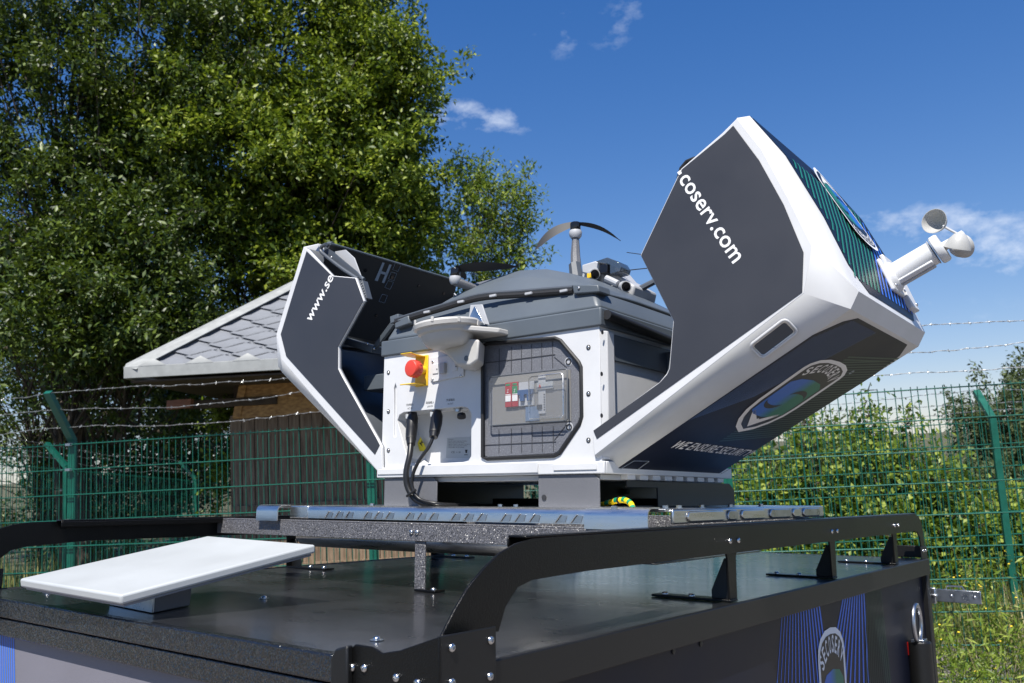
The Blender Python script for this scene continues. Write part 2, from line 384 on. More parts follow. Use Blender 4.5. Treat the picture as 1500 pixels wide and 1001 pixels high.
# lid: a plate with downturned black trims
lid = MB().box((XL, YF0, ZR-.03), (XR, YB, ZR)).build('lid', M['roof'], tr, .002)
tb = MB().box((XR-.004, YF0+.02, ZR-.052), (XR+.008, YB, ZR+.002)).build('side_trim', M['blackfine'], tr, .002)
MB().box((XL-.006, YF0+.02, ZR-.052), (XL+.004, YB, ZR+.002)).build('side_trim', M['blackfine'], tr, .002)
MB().box((XL, YF0-.010, ZR-.036), (XR+.008, YF0+.012, ZR+.002)).build('front_trim', M['hammered2'], tr, .003)
MB().box((XL, YF0-.006, ZR-.075), (XR+.006, YF0+.012, ZR-.038)).build('front_trim', M['hammered2'], tr, .003)
MB().box((XL, YB-.01, ZR-.052), (XR+.006, YB+.01, ZR+.001)).build('rear_trim', M['blackfine'], tr, .002)
wall = MB().box((XR-.035, YF0+.06, ZR-1.0), (XR-.015, YB-.03, ZR-.04)).build('side_wall', M['navy'], tr)
MB().box((XL+.015, YF0+.06, ZR-1.0), (XL+.035, YB-.03, ZR-.04)).build('side_wall', M['navy'], tr)
fw = MB().box((XL+.03, YF0+.012, ZR-1.0), (XR-.03, YF0+.04, ZR-.06)).build('front_wall', M['lilac'], tr)
MB().box((XL+.03, YB-.04, ZR-1.0), (XR-.03, YB-.015, ZR-.04)).build('rear_door', M['blackfine'], tr)
MB().box((XL+.04, YF0+.05, ZR-1.02), (XR-.04, YB-.05, ZR-.99)).build('floor_pan', M['blackfine'], tr)
MB().box((XR-.034, YB-.035, ZR-1.0), (XR+.004, YB+.004, ZR-.05)).build('corner_post', M['blackfine'], tr, .003)
for yy in (YF0+1.25,):
    for xx in (XR+.10, XL-.10):
        wb = MB().lathe((xx-.08, yy, ZR-1.02), (1, 0, 0), [(.16, 0), (.255, .01), (.27, .05), (.27, .11), (.255, .15), (.16, .16)], 32).build('wheel', M['rubber'], tr)
        MB().lathe((xx-.083, yy, ZR-1.02), (1, 0, 0), [(.02, 0), (.15, .004), (.16, .02), (.16, .146), (.15, .162), (.02, .166)], 24).build('rim', M['zinc'], wb)
# blue stripes printed on the front wall (seen bottom left)
yfw = YF0 + .0118
st = []
for i in range(34):
    xa = at(0, 940, 'Y', yfw).x - .30 + i*.011; 
    st.append([(xa, yfw-.0004, ZR-.078), (xa+.0055, yfw-.0004, ZR-.078), (xa+.0055+.10, yfw-.0004, ZR-.42), (xa+.10, yfw-.0004, ZR-.42)])
flat('stripe_print', M['stripeblue'], fw, st)
# print on the side wall
xs_ = XR - .0148
def S(x, y, l=0): return at(x, y, 'X', xs_) + Vector((.0004*(l+1), 0, 0))
def strip(p, q, w1, w2, l, fn):
    (x0, y0), (x1, y1) = p, q
    return [fn(x0, y0, l), fn(x0+w1, y0, l), fn(x1+w2, y1, l), fn(x1, y1, l)]
ls = [strip((1146+3.7*i, 889.5-i*.65), (1204+i*1.4 - (15-i)*4.6, 1040), .7 + i*.10, .7 + i*.08, 0, S) for i in range(15)]
flat('stripe_print', M['stripeblue'], wall, ls)
ls = [strip((1236+3.1*i, 867-i*.7), (1200+i*8.2, 1060), 1.7, 2.2, 0, S) for i in range(10)]
flat('stripe_print', M['stripeblue'], wall, ls)
ls = [strip((1268+1.7*i, 860-i*.42), (1268+i*3.4, 1050), .6, .8, 1, S) for i in range(13)]
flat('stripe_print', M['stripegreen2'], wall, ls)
Lc, Rc = S(1196, 944), S(1235, 934); wv = Vector((0, (Rc-Lc).y, 0)); top = S(1216, 919); hgt = wv.length*2.0
mid = Vector((xs_, (Lc.y+Rc.y)/2, top.z)); emblem(wall, mid - Vector((0, 0, hgt)), mid, wv/2, (1, 0, 0), .0016)
for (x, y) in ((986, 954), (1026, 943)):
    b = MB().lathe(S(x, y), (1, 0, 0), [(.006, 0), (.006, .0015), (.0035, .002)], 14).build('rivet', M['blackfine'], wall)
# tail light, ring handle, round corner tube and toggle latch at the rear
yt = YB + .0
MB().obox(S(1331, 950) + Vector((.002, 0, 0)), Vector((.004, 0, 0)), Vector((0, .014, 0)), Vector((0, 0, .022))).build('tail_light', M['tailred'], tr, .003)
pc = at(1347, 941, 'X', XR+.02)
MB().lathe(pc + Vector((0, 0, -.9)), (0, 0, 1), [(.036, 0), (.036, .9), (.031, .905)], 28).build('corner_tube', M['blackfine'], tr)
rp = [pc + Vector((.0, .010*math.sin(a)*1.6 - .012, .062 + .058*math.cos(a))) + Vector((0, .030*math.sin(a), 0)) for a in [2*math.pi*i/28 for i in range(29)]]
MB().tube(rp, .007, 10).build('ring_handle', M['zinc'], tr)
MB().box((pc.x-.02, pc.y-.03, pc.z+.0), (pc.x+.02, pc.y+.02, pc.z+.012)).build('ring_plate', M['zinc'], tr, .002)
lt = at(1372, 872, 'X', XR+.012)
def LB(dx0, dx1, dz0, dz1, y0=-.008, y1=.008):
    return ((lt.x+dx0, lt.y+y0, lt.z+dz0), (lt.x+dx1, lt.y+y1, lt.z+dz1))
lh = MB().box(*LB(.0, .145, -.022, .022, -.004, .0)).box(*LB(.0, .145, .018, .022, -.004, .012)).box(*LB(.0, .145, -.022, -.018, -.004, .012)).build('toggle_latch', M['zinc'], tr, .002)
MB().tube([(lt.x+.03, lt.y+.008, lt.z+.018), (lt.x+.035, lt.y+.008, lt.z+.034), (lt.x+.085, lt.y+.008, lt.z+.034), (lt.x+.09, lt.y+.008, lt.z+.022)], .0028, 8).build('latch_bow', M['zinc'], lh)
for k in range(3): MB().box(*LB(-.075+.026*k, -.053+.026*k, -.03, .026, -.010, .004)).box(*LB(-.075+.026*k, -.049+.026*k, -.006, .004, -.014, .0)).build('latch_hook', M['zinc'], lh, .003)
for dx in (.05, .125): bolt('rivet', lh, (lt.x+dx, lt.y-.0045, lt.z), (0, -1, 0), .006, 'zinc')
# domed roof bolts with washers
for (x, y) in ((552, 938), (387, 877), (455, 833), (70, 868)):
    p = at(x, y, 'Z', ZR+.0008)
    wsh = MB().lathe(p, (0, 0, 1), [(.011, 0), (.011, .0012), (.006, .0016)], 20).build('washer', M['zinc'], tr)
    bolt('bolt', wsh, p + Vector((0, 0, .0015)), (0, 0, 1), .0065)

# ================================================================== ROOF RACK
rk = thing('roof_rack', 'black steel roof rack with curved front ends bolted to the trailer lid', 'roof rack', (-1.47, 2.2, ZR))
XRR = -.795
up_px = [(641, 936), (647, 926), (663, 892), (681, 862), (708, 829), (727, 811), (753, 796), (775, 789), (800, 787.5)]
lo_px = [(727, 925), (732, 900), (745, 872), (762, 852), (783, 842), (820, 836), (857, 832)]
def pr(l): return [(at(x, y, 'X', XRR).y, at(x, y, 'X', XRR).z) for x, y in l]
U_, Lw = pr(up_px), pr(lo_px)
ztop, zbot, yend = -.060, -.118, 3.47
U2 = U_[:-1] + [(1.12, ztop), (yend-.09, ztop), (yend-.055, ztop-.006), (yend-.02, ztop-.03), (yend+.0, ztop-.075), (yend+.0, ZR-.03)]
L2 = [(y, z) for y, z in Lw if z < zbot] + [(Lw[-1][0], zbot), (yend-.10, zbot), (yend-.07, zbot-.012), (yend-.052, zbot-.035), (yend-.05, ZR-.03)]
def fill_strip(A, B, x, th):
    """plate between two polylines (resampled to the same count), thickness th along X"""
    def rs(P, n):
        P = [Vector((p[0], p[1])) for p in P]; d = [0]
        for i in range(1, len(P)): d.append(d[-1] + (P[i]-P[i-1]).length)
        out = []
        for k in range(n):
            t = d[-1]*k/(n-1); j = max(i for i in range(len(d)) if d[i] <= t + 1e-9); j = min(j, len(P)-2)
            f = (t-d[j])/max(1e-9, d[j+1]-d[j]); out.append(P[j].lerp(P[j+1], min(1, f)))
        return out
    n = 70; a, b = rs(A, n), rs(B, n); vs = []
    for X in (x, x+th):
        vs += [Vector((X, p.x, p.y)) for p in a] + [Vector((X, p.x, p.y)) for p in b]
    fs = []
    for i in range(n-1):
        fs += [(i, i+1, n+i+1, n+i), (2*n+i, 3*n+i, 3*n+i+1, 2*n+i+1), (i, 2*n+i, 2*n+i+1, i+1), (n+i, n+i+1, 3*n+i+1, 3*n+i)]
    fs += [(0, n, 3*n, 2*n), (n-1, 3*n-1, 4*n-1, 2*n-1)]
    return vs, fs
def side_rail(x, sgn):
    vs, fs = fill_strip(U2, L2, x-.003*(sgn < 0), .005)
    rail = MB().add(vs, fs).build('side_rail', M['black'], rk, .0012)
    # folded top flange with a rolled edge, points inwards
    xi = x - sgn*.030
    y0f = 1.045
    MB().box((min(x, xi), y0f, ztop), (max(x, xi)+(.005 if sgn > 0 else 0), yend-.09, ztop+.004)).box((xi-.002, y0f, ztop-.014), (xi+.002, yend-.09, ztop)).build('top_flange', M['black'], rail, .0018)
    # corner plate with four bolts, and the short front return plate
    XO = XRR + .031; yc0, yc1 = at(643, 933, 'X', XO).y, at(727, 921, 'X', XO).y; zc = at(643, 933, 'X', XO).z
    xo = x + sgn*.031
    cp = MB().box((min(xo, xo - sgn*.004), yc0, ZR-.16), (max(xo, xo - sgn*.004), yc1, zc)).box((min(xo-sgn*.004, x+sgn*.005), yc0+.02, ZR+.006), (max(xo-sgn*.004, x+sgn*.005), yc1-.01, zc-.01)).build('corner_plate', M['blackfine'], rk, .0012)
    nx = Vector((sgn, 0, 0))
    for (px, py) in ((661, 949), (718, 938), (717, 991), (661, 1000)):
        p = at(px, py, 'X', XO); p.x = xo + sgn*.0004
        bolt('bolt', cp, p, nx, .0058)
    fp_ = [(643, 933), (585, 953), (560, 957), (545, 948), (520, 944), (514, 950), (512, 1001), (512, 1040), (643, 1040)]
    pts_f = [at(px, py, 'Y', yc0-.001) for px, py in fp_]; pts_f = [Vector((xo - sgn*(XO-p.x), p.y, p.z)) for p in pts_f]
    fl = MB().prism(pts_f, (0, .0045, 0)).build('front_plate', M['black'], cp, .0012)
    for (bx_, by_) in ((581, 993), (612, 1001), (516, 978), (534, 979), (503, 993)):
        q_ = at(bx_, by_, 'Y', yc0-.0015); bolt('bolt', fl, (xo - sgn*(XO-q_.x), yc0-.0015, q_.z), (0, -1, 0), .0056)
    hk_ = [at(px, py, 'Y', yc0-.012) for px, py in ((508, 946), (490, 951), (484, 965), (482, 1040), (508, 1040))]
    MB().prism([Vector((xo - sgn*(XO-p.x), p.y, p.z)) for p in hk_], (0, .012, 0)).build('corner_hook', M['blackfine'], cp, .003)
    # rear corner plate
    rp_ = MB().box((x+sgn*.005, yend-.07, ZR-.045), (x+sgn*.009, yend+.01, ZR+.045)).box((min(x, x-sgn*.12), yend-.004, ZR+.003), (max(x, x-sgn*.12), yend, ZR+.045)).build('corner_plate', M['blackfine'], rk, .0015)
    for dy in (-.052, -.012):
        for dz in (.030, -.025): bolt('bolt', rp_, (x+sgn*.0095, yend+dy, ZR+dz), nx, .0055)
    # uprights: strap, triangular gusset and flat foot with bolts
    for yy in (1.79, 2.46, 3.10):
        h = .019
        s_ = MB().add(*[[Vector((x-sgn*q, y, z)) for q in (.001, .006) for y, z in ((yy-.03, zbot+.012), (yy+.03, zbot+.012), (yy+.022, zbot-.012), (yy+h, ZR+.006), (yy-h, ZR+.006), (yy-.022, zbot-.012))],
                        [(0,1,2,3,4,5), (11,10,9,8,7,6)] + [(i, (i+1) % 6, 6+(i+1) % 6, 6+i) for i in range(6)]]).build('bracket', M['black'], rk, .0015)
        MB().prism([(x-sgn*.006, yy, ZR+.005), (x-sgn*.052, yy, ZR+.005), (x-sgn*.052, yy, ZR+.022), (x-sgn*.02, yy, zbot-.012), (x-sgn*.006, yy, zbot-.012)], (0, .004, 0)).build('gusset', M['blackfine'], s_, .001)
        ft = MB().box((min(x, x-sgn*.19), yy-h, ZR+.001), (max(x, x-sgn*.19), yy+h, ZR+.006)).build('foot', M['black'], s_, .0012)
        for dx in (.10, .165): bolt('bolt', s_, (x-sgn*dx, yy, ZR+.006), (0, 0, 1), .0075)
        for dy in (-.022, .022): bolt('bolt', s_, (x+sgn*.0055, yy+dy, zbot+.026), nx, .0062)
side_rail(XRR, 1); U2 = [(y-.085*(y < 3), z) for y, z in U2]; L2 = [(y-.085*(y < 3), z + .006*(z > zbot-.001)) for y, z in L2]; side_rail(XL+.015, -1)
# crossbars: an L-shaped bar seen in front of the platform, one behind
for yb in (1.512, 2.62):
    cb = MB().box((XL+.02, yb, -.103), (XRR-.004, yb+.004, -.064)).box((XL+.02, yb-.0, -.064), (XRR-.034, yb+.032, -.060)).build('crossbar', M['hammered'], rk, .0012)
    for dx in (-.008, .008):
        bolt('bolt', cb, (at(607, 779, 'Y', yb).x+dx*1.2, yb-.0005, -.082), (0, -1, 0), .0062)
    xp = at(613, 820, 'Y', yb).x
    MB().box((xp-.017, yb+.0045, ZR+.006), (xp+.017, yb+.009, -.10)).build('post', M['hammered'], cb, .001)
    MB().box((xp-.017, yb+.0045, ZR+.001), (xp+.05, yb+.04, ZR+.006)).build('foot', M['black'], cb, .001)
    bolt('bolt', cb, (xp+.032, yb+.02, ZR+.006), (0, 0, 1), .0075)

# ================================================================== ALUMINIUM PLATFORM
PX0, PX1, PY0, PY1 = -2.085, -.815, 1.530, 2.46; PZ = -.0225
pf = thing('mounting_platform', 'shiny aluminium mounting platform with embossed front edge clamped on the roof rack', 'platform', (-1.45, 2.0, -.06))
MB().box((PX0+.03, PY0+.012, PZ-.006), (PX1-.006, PY1, PZ)).build('deck', M['alu'], pf, .001)
def profile(x0, x1, y0, z1, h=.034, r=.014, d=.05):
    pts = [(y0+d, z1)] + [(y0 + r - r*math.sin(a), z1 - r + r*math.cos(a)) for a in [math.pi/2*i/6 for i in range(7)]] + [(y0, z1-h), (y0+.003, z1-h)] + [(y0+.003, z1-r)] + [(y0+r-(r-.003)*math.sin(a), z1-r+(r-.003)*math.cos(a)) for a in [math.pi/2*(6-i)/6 for i in range(7)]] + [(y0+d, z1-.003)]
    return MB().prism([(x0, y, z) for y, z in pts], (x1-x0, 0, 0))
fe = profile(-1.90, -.985, PY0, PZ+.0015).build('front_edge', M['alu'], pf)
profile(-.982, -.835, PY0-.034, PZ+.0035, .044, .018).build('end_cap', M['alu'], pf)
profile(-2.085, -1.99, PY0-.034, PZ+.0030, .044, .018).build('end_cap', M['alu'], pf)
ew = MB().box((-1.985, PY0+.004, PZ-.034), (-1.905, PY0+.012, PZ)).build('end_web', M['alu'], pf, .003)
# embossed slanted ribs in groups of three on the front edge
x = -1.83
while x < -1.02:
    for k in range(3):
        xx = x + k*.040
        MB().prism([(xx, PY0-.0005, PZ-.031), (xx+.004, PY0-.0005, PZ-.031), (xx+.020, PY0-.0005, PZ-.013), (xx+.016, PY0-.0005, PZ-.013)], (0, -.0035, 0)).build('rib', M['alu'], fe, .0008)
        MB().prism([(xx+.006, PY0-.0003, PZ-.030), (xx+.028, PY0-.0003, PZ-.030), (xx+.034, PY0-.0003, PZ-.015), (xx+.020, PY0-.0003, PZ-.015)], (0, -.0008, 0)).build('embossed_plate', M['zinc'], fe, .0004)
    x += .150
# right-hand side face with oval stampings
sf = MB().box((PX1-.008, PY0+.034, PZ-.030), (PX1, PY1, PZ-.001)).build('side_edge', M['alu'], pf, .003)
for i, (a, b) in enumerate(((1.62, 1.80), (1.815, 1.87), (1.89, 2.03), (2.06, 2.20), (2.215, 2.27), (2.29, 2.42))):
    n = 7; r = .011; pts = []
    for k in range(n): an = math.pi/2 + math.pi*k/(n-1); pts.append((PX1-.0005, a + r + r*math.cos(an), PZ-.016 + r*math.sin(an)))
    for k in range(n): an = -math.pi/2 + math.pi*k/(n-1); pts.append((PX1-.0005, b - r + r*math.cos(an), PZ-.016 + r*math.sin(an)))
    MB().prism(pts, (.005, 0, 0)).build('stamping', M['alu' if i % 2 == 0 else 'zinc'], sf, .0025)
# lower polished tray below the deck
lt_ = [(y, z) for y, z in ((PY1-.3, -.136), (PY0+.075, -.136), (PY0+.058, -.133), (PY0+.044, -.124), (PY0+.034, -.112), (PY0+.030, -.100))]
vs_ = [Vector((x_, y, z)) for x_, k_ in ((-1.99, .05), (-.88, 0)) for y, z in lt_]
MB().add(vs_, [(i, i+1, 7+i, 6+i) for i in range(5)]).build('lower_tray', M['alu'], pf, 0, solid=.003)
for (px, py) in ((545, 742), (606, 741), (733, 741), (756, 741), (900, 741), (975, 742), (995, 742), (1028, 742), (1070, 742), (1115, 741)):
    d = ray(px, 748); yy = 1.60 if px < 880 else None
    p = (Vector((d.x, d.y, 0)) * (1.60/d.y)) if px < 880 else (Vector((d.x, d.y, 0)) * (-.84/d.x))
    if px >= 880 and p.y > PY1: continue
    bolt('bolt', pf, (p.x, p.y, PZ+.0005), (0, 0, 1), .006, 'zinc', True)

# ================================================================== DRONE DOCK
BX0, BX1, BY0, BY1, BZ0, BZ1 = -1.655, -.980, 1.565, 2.20, .050, .370
dk = thing('drone_dock', 'open white and grey drone docking station with two raised printed cover halves', 'drone dock', (-1.32, 1.88, PZ))
def YP(x, y, d=0.): return at(x, y, 'Y', BY0 - d)
def poly(l, d=0.): return [YP(x, y, d) for x, y in l]
body = MB().box((BX0, BY0, BZ0), (BX1, BY1, BZ1)).build('body', M['white'], dk)
cut1 = MB().prism([p + Vector((0, -.01, 0)) for p in poly([(582, 616), (585, 608), (592, 604), (677, 596), (685, 598), (690, 606), (690, 668), (686, 675), (678, 677), (618, 680), (603, 678), (597, 672), (583, 620)])], (0, .075, 0)).build('cutter', M['white'], None)
oct_px = [(706, 507), (712, 503), (814, 494), (822, 498), (849, 530), (852, 536), (853, 611), (850, 622), (821, 665), (813, 669), (712, 674), (706, 671)]
cut2 = MB().prism([p + Vector((0, -.01, 0)) for p in poly(oct_px)], (0, .018, 0)).build('cutter', M['white'], None)
# conduit slot to the left of the recess
cut3 = MB().prism([p + Vector((0, -.01, 0)) for p in poly([(577, 568), (579, 562), (581, 568), (582, 600), (580, 640), (577, 640)])], (0, .016, 0)).build('cutter', M['white'], None)
BX, o_ = body, orig(dk)
bm_ = body.data
for c in (cut1, cut2, cut3):
    c.location = -o_
    md = body.modifiers.new('cut', 'BOOLEAN'); md.object = c; md.operation = 'DIFFERENCE'; md.solver = 'EXACT'
dg = bpy.context.evaluated_depsgraph_get(); dg.update()
# cutters live in world space while the body's root is offset: evaluate with matching transforms
for c in (cut1, cut2, cut3): c.matrix_world = Matrix.Identity(4); c.location = (0, 0, 0)
dk_loc = dk.location.copy(); bpy.context.view_layer.update()
dg = bpy.context.evaluated_depsgraph_get()
nm_ = bpy.data.meshes.new_from_object(body.evaluated_get(dg))
body.modifiers.clear(); body.data = nm_; nm_.shade_smooth(); nm_.set_sharp_from_angle(angle=R(30))
for c in (cut1, cut2, cut3): bpy.data.objects.remove(c)
md = body.modifiers.new('bevel', 'BEVEL'); md.width = .004; md.segments = 3; md.limit_method = 'ANGLE'; md.angle_limit = R(40)
# right vertical corner cover strip, lower lip
MB().prism([(BX1-.001, BY0+.001, BZ0+.03), (BX1+.010, BY0+.016, BZ0+.03), (BX1+.010, BY0+.045, BZ0+.03), (BX1-.001, BY0+.045, BZ0+.03)], (0, 0, BZ1-BZ0-.04)).build('corner_strip', M['white'], dk, .002)
lp_ = MB().box((BX0-.006, BY0-.010, BZ0), (BX1+.012, BY0-.001, BZ0+.026)).box((BX1+.001, BY0-.001, BZ0), (BX1+.012, BY1, BZ0+.026)).build('lower_lip', M['white'], dk, .002)
MB().box((BX0-.001, BY0-.0125, BZ0+.008), (BX0+.095, BY0-.0102, BZ0+.022)).box((BX1-.118, BY0-.0125, BZ0+.008), (BX1-.006, BY0-.0102, BZ0+.022)).build('lip_cover', M['white'], lp_, .001)
MB().box((BX0+.118, BY0-.014, BZ0+.004), (BX1-.16, BY0-.0102, BZ0+.028)).build('lip_cover', M['white'], lp_, .0015)
# underside plate and dark base frames
MB().box((BX0+.02, BY0+.01, BZ0-.012), (BX1-.01, BY1-.02, BZ0-.001)).build('base_plate', M['lightgray'], dk, .001)
for (x0, x1, hole) in ((565, 641, False), (790, 880, True)):
    a, b = YP(x0, 700), YP(x1, 742)
    f_ = MB().prism([(a.x, BY0-.004, BZ0-.001), (b.x-.012, BY0-.004, BZ0-.001), (b.x, BY0-.004, BZ0-.012), (b.x, BY0-.004, PZ+.001), (a.x, BY0-.004, PZ+.001)], (0, .004, 0)).build('foot_plate', M['bracket'], dk, .0012)
    if hole: MB().lathe(YP(797, 729, .0052), (0, -1, 0), [(.0062, 0), (.0062, .0008), (.004, .001)], 18).build('hole', M['joint'], f_)
    MB().box((a.x, BY0, PZ+.001), (a.x+.004, BY1-.05, BZ0-.012)).build('foot_side', M['blackfine'], f_)
    MB().box((a.x+.004, BY0, PZ+.001), (b.x, BY1-.05, PZ+.004)).build('foot_base', M['blackfine'], f_)
MB().prism([(BX1+.004, 1.66, BZ0-.013), (BX1+.004, 2.20, BZ0-.013), (BX1+.004, 2.23, BZ0-.030), (BX1+.004, 2.23, PZ+.001), (BX1+.004, 1.80, PZ+.001), (BX1+.004, 1.80, BZ0-.028), (BX1+.004, 1.66, BZ0-.028)], (-.004, 0, 0)).build('foot_side', M['blackfine'], dk, .001)
for (y_, z_) in ((1.88, .018), (1.95, .0), (2.02, .018)): MB().box((BX0+.1, y_+.02, PZ+.004), (BX1-.02, y_+.045, PZ+.020)).build('cross_tube', M['blackfine'], dk, .002)
for i in range(9):
    yy = 1.66 + i*.058; MB().box((BX1-.03, yy, BZ0-.011), (BX1+.006, yy+.036, BZ0+.0)).build('vent_tab', M['white'], dk, .001)
# grey top: skirt band, tapered tier, slot and side pieces
def ring(x0, x1, y0, y1, z): return [Vector((x0, y0, z)), Vector((x1, y0, z)), Vector((x1, y1, z)), Vector((x0, y1, z))]
def tiers(levels, name, m, parent, bevel=.006):
    b = MB(); vs = []; fs = []
    for i, l in enumerate(levels): vs += ring(*l)
    for i in range(len(levels)-1):
        for k in range(4): fs.append((4*i+k, 4*i+(k+1) % 4, 4*i+4+(k+1) % 4, 4*i+4+k))
    fs += [(3, 2, 1, 0), tuple(4*(len(levels)-1)+k for k in range(4))]
    return b.add(vs, fs).build(name, m, parent, bevel, seg=3)
tiers([(BX0-.008, BX1+.008, BY0-.006, BY1+.006, BZ1-.001), (BX0-.008, BX1+.008, BY0-.006, BY1+.006, .411)], 'skirt', M['gray'], dk, .004)
tp = tiers([(BX0-.002, BX1-.0, BY0+.002, BY1, .411), (BX0+.012, BX1-.020, BY0+.022, BY1-.02, .452), (BX0+.035, BX1-.05, BY0+.045, BY1-.05, .486)], 'top_tier', M['gray'], dk, .010)
# front slot: dark gasket running under the landing pad, with clips
g0, g1, g2 = at(577, 471, 'Y', BY0+.0), at(700, 435, 'Y', BY0+.015), at(838, 424, 'Y', BY0+.02)
gp = smoothpath([g0, at(640, 452, 'Y', BY0+.008), g1, at(760, 430, 'Y', BY0+.02), g2], 5)
gk = MB().tube([p + Vector((0, .006, -.003)) for p in gp], .0075, 8).build('gasket', M['rubber'], dk)
MB().tube([p + Vector((0, .004, .006)) for p in gp], .0045, 8).build('gasket_lip', M['gray2'], gk)
for i in (4, 8, 12, 16, 19): MB().obox(gp[i] + Vector((0, -.003, -.003)), Vector((.010, 0, 0)), Vector((0, .003, 0)), Vector((0, 0, .003))).build('clip', M['lightgray'], gk, .001)
cl = MB().prism([at(838, 417, 'Y', BY0+.012), at(876, 417, 'Y', BY0+.012), at(878, 428, 'Y', BY0+.012), at(840, 431, 'Y', BY0+.012)], (0, .05, 0)).build('corner_clip', M['gray'], dk, .003)
bolt('screw', cl, at(848, 422, 'Y', BY0+.0112), (0, -1, 0), .0035)
MB().prism([at(578, 470, 'Y', BY0), at(598, 462, 'Y', BY0), at(600, 474, 'Y', BY0), at(578, 482, 'Y', BY0)], (0, .05, 0)).build('corner_clip', M['gray'], dk, .003)
# raised landing pad: a wide dome
pad_px = [(655, 452), (663, 441), (690, 422), (722, 408), (762, 396), (800, 394), (838, 401), (872, 410), (905, 424), (935, 442)]
vs = []; fs = []
prof = [(at(x, y, 'Y', 1.78)) for x, y in pad_px]
ys = [(BY0+.05, .06, -.10), (1.66, .28, -.05), (1.72, .74, -.012), (1.78, 1, 0), (1.95, 1, .0), (2.10, .8, -.02), (2.16, .2, -.08)]
zb = .462
for (yy, k, dz) in ys:
    for i, p in enumerate(prof):
        vs.append(Vector((p.x + (.5-abs(i/9-.5))*0, yy, zb + (p.z-zb)*k + 0)))
n = len(prof)
for j in range(len(ys)-1):
    for i in range(n-1): fs.append((j*n+i, j*n+i+1, (j+1)*n+i+1, (j+1)*n+i))
pad = MB().add(vs, fs).build('landing_pad', M['gray'], dk, 0, smooth=14, solid=.01)
md = pad.modifiers.new('bevel', 'BEVEL'); md.width = .006; md.segments = 3; md.limit_method = 'ANGLE'; md.angle_limit = R(12)
# long side gasket tube and the slate side panel on the right flank
MB().tube([at(889, 461, 'X', BX1+.016), at(986, 501, 'X', BX1+.016)], .011, 14).build('seal_tube', M['rubber'], dk)
MB().box((BX1+.001, BY0+.030, .298), (BX1+.006, 1.92, BZ1-.012)).build('side_panel', M['gray'], dk, .002)
MB().box((BX1+.001, 1.86, .20), (BX1+.02, 2.05, BZ1-.02)).build('hinge_box', M['gray2'], dk, .003)
for (x, y) in ((882, 487), (881, 548), (881, 609)): MB().lathe(at(x, y, 'X', BX1+.0095), (1, 0, 0), [(.0048, 0), (.0048, .001), (.002, .0012)], 14).build('screw_hole', M['joint'], dk)
for (x, y) in ((569, 546), (569, 603), (569, 660), (862, 509), (862, 577), (862, 645)):
    h_ = MB().lathe(YP(x, y, .0005), (0, -1, 0), [(.0055, 0), (.0055, .0008), (.004, .001)], 16).build('screw_hole', M['joint'], dk)
    bolt('screw', h_, YP(x, y, .0012), (0, -1, 0), .0034)

# octagonal hatch with grooved tiles and smoked window
hatch = MB().prism(poly([(708, 509), (714, 505), (812, 497), (819, 500), (846, 533), (848, 540), (849, 609), (847, 618), (818, 661), (811, 665), (715, 670), (708, 668)], -.006), (0, .01, 0)).build('hatch', M['foam'], dk, .0015)
MB().tube([p for p in poly([(707, 507), (714, 503.5), (813, 495.5), (821, 499), (848, 531), (851, 538), (852, 611), (849, 621), (820, 664), (812, 668), (714, 672.5), (707, 670), (707, 507)], .001)], .0045, 8).build('hatch_seal', M['rubber'], hatch)
wx0, wx1, wz0, wz1 = YP(720, 550).x, YP(834, 550).x, YP(725, 624).z, YP(725, 553).z
gx = [YP(x, 590).x for x in (729, 747, 762, 777, 792, 808)]
gz = [YP(730, y).z for y in (529, 651)]
yg = BY0+.006-.0006
def groove(a, b):
    a = Vector(a); b = Vector(b); e = b-a; nrm = Vector((-e.z, 0, e.x)).normalized()*.0008
    MB().prism([a-nrm, a+nrm, b+nrm, b-nrm], (0, -.0006, 0)).build('groove', M['groove'], hatch, 0, 0)
for xg in gx:
    groove((xg, yg, wz1+.008), (xg, yg, YP(740, 509).z)); groove((xg, yg, YP(740, 664).z), (xg, yg, wz0-.008))
for zg in gz: groove((YP(709, 590).x, yg-.0001, zg), (YP(812, 590).x, yg-.0001, zg))
for (a, b) in (((812, 523), (830, 538)), ((812, 645), (830, 622))): groove(YP(*a, -.0054), YP(*b, -.0054))
for (x, y) in ((833, 530), (834, 626)):
    MB().lathe(YP(x, y, -.0058), (0, -1, 0), [(.0075, 0), (.0075, .002), (.0052, .0022), (.0050, .0004)], 20).build('lock_hole', M['joint'], hatch)
    MB().lathe(YP(x, y, -.0061), (0, -1, 0), [(.0105, 0), (.0105, .0006), (.0090, .0008)], 20).build('lock_ring', M['lightgray'], hatch)
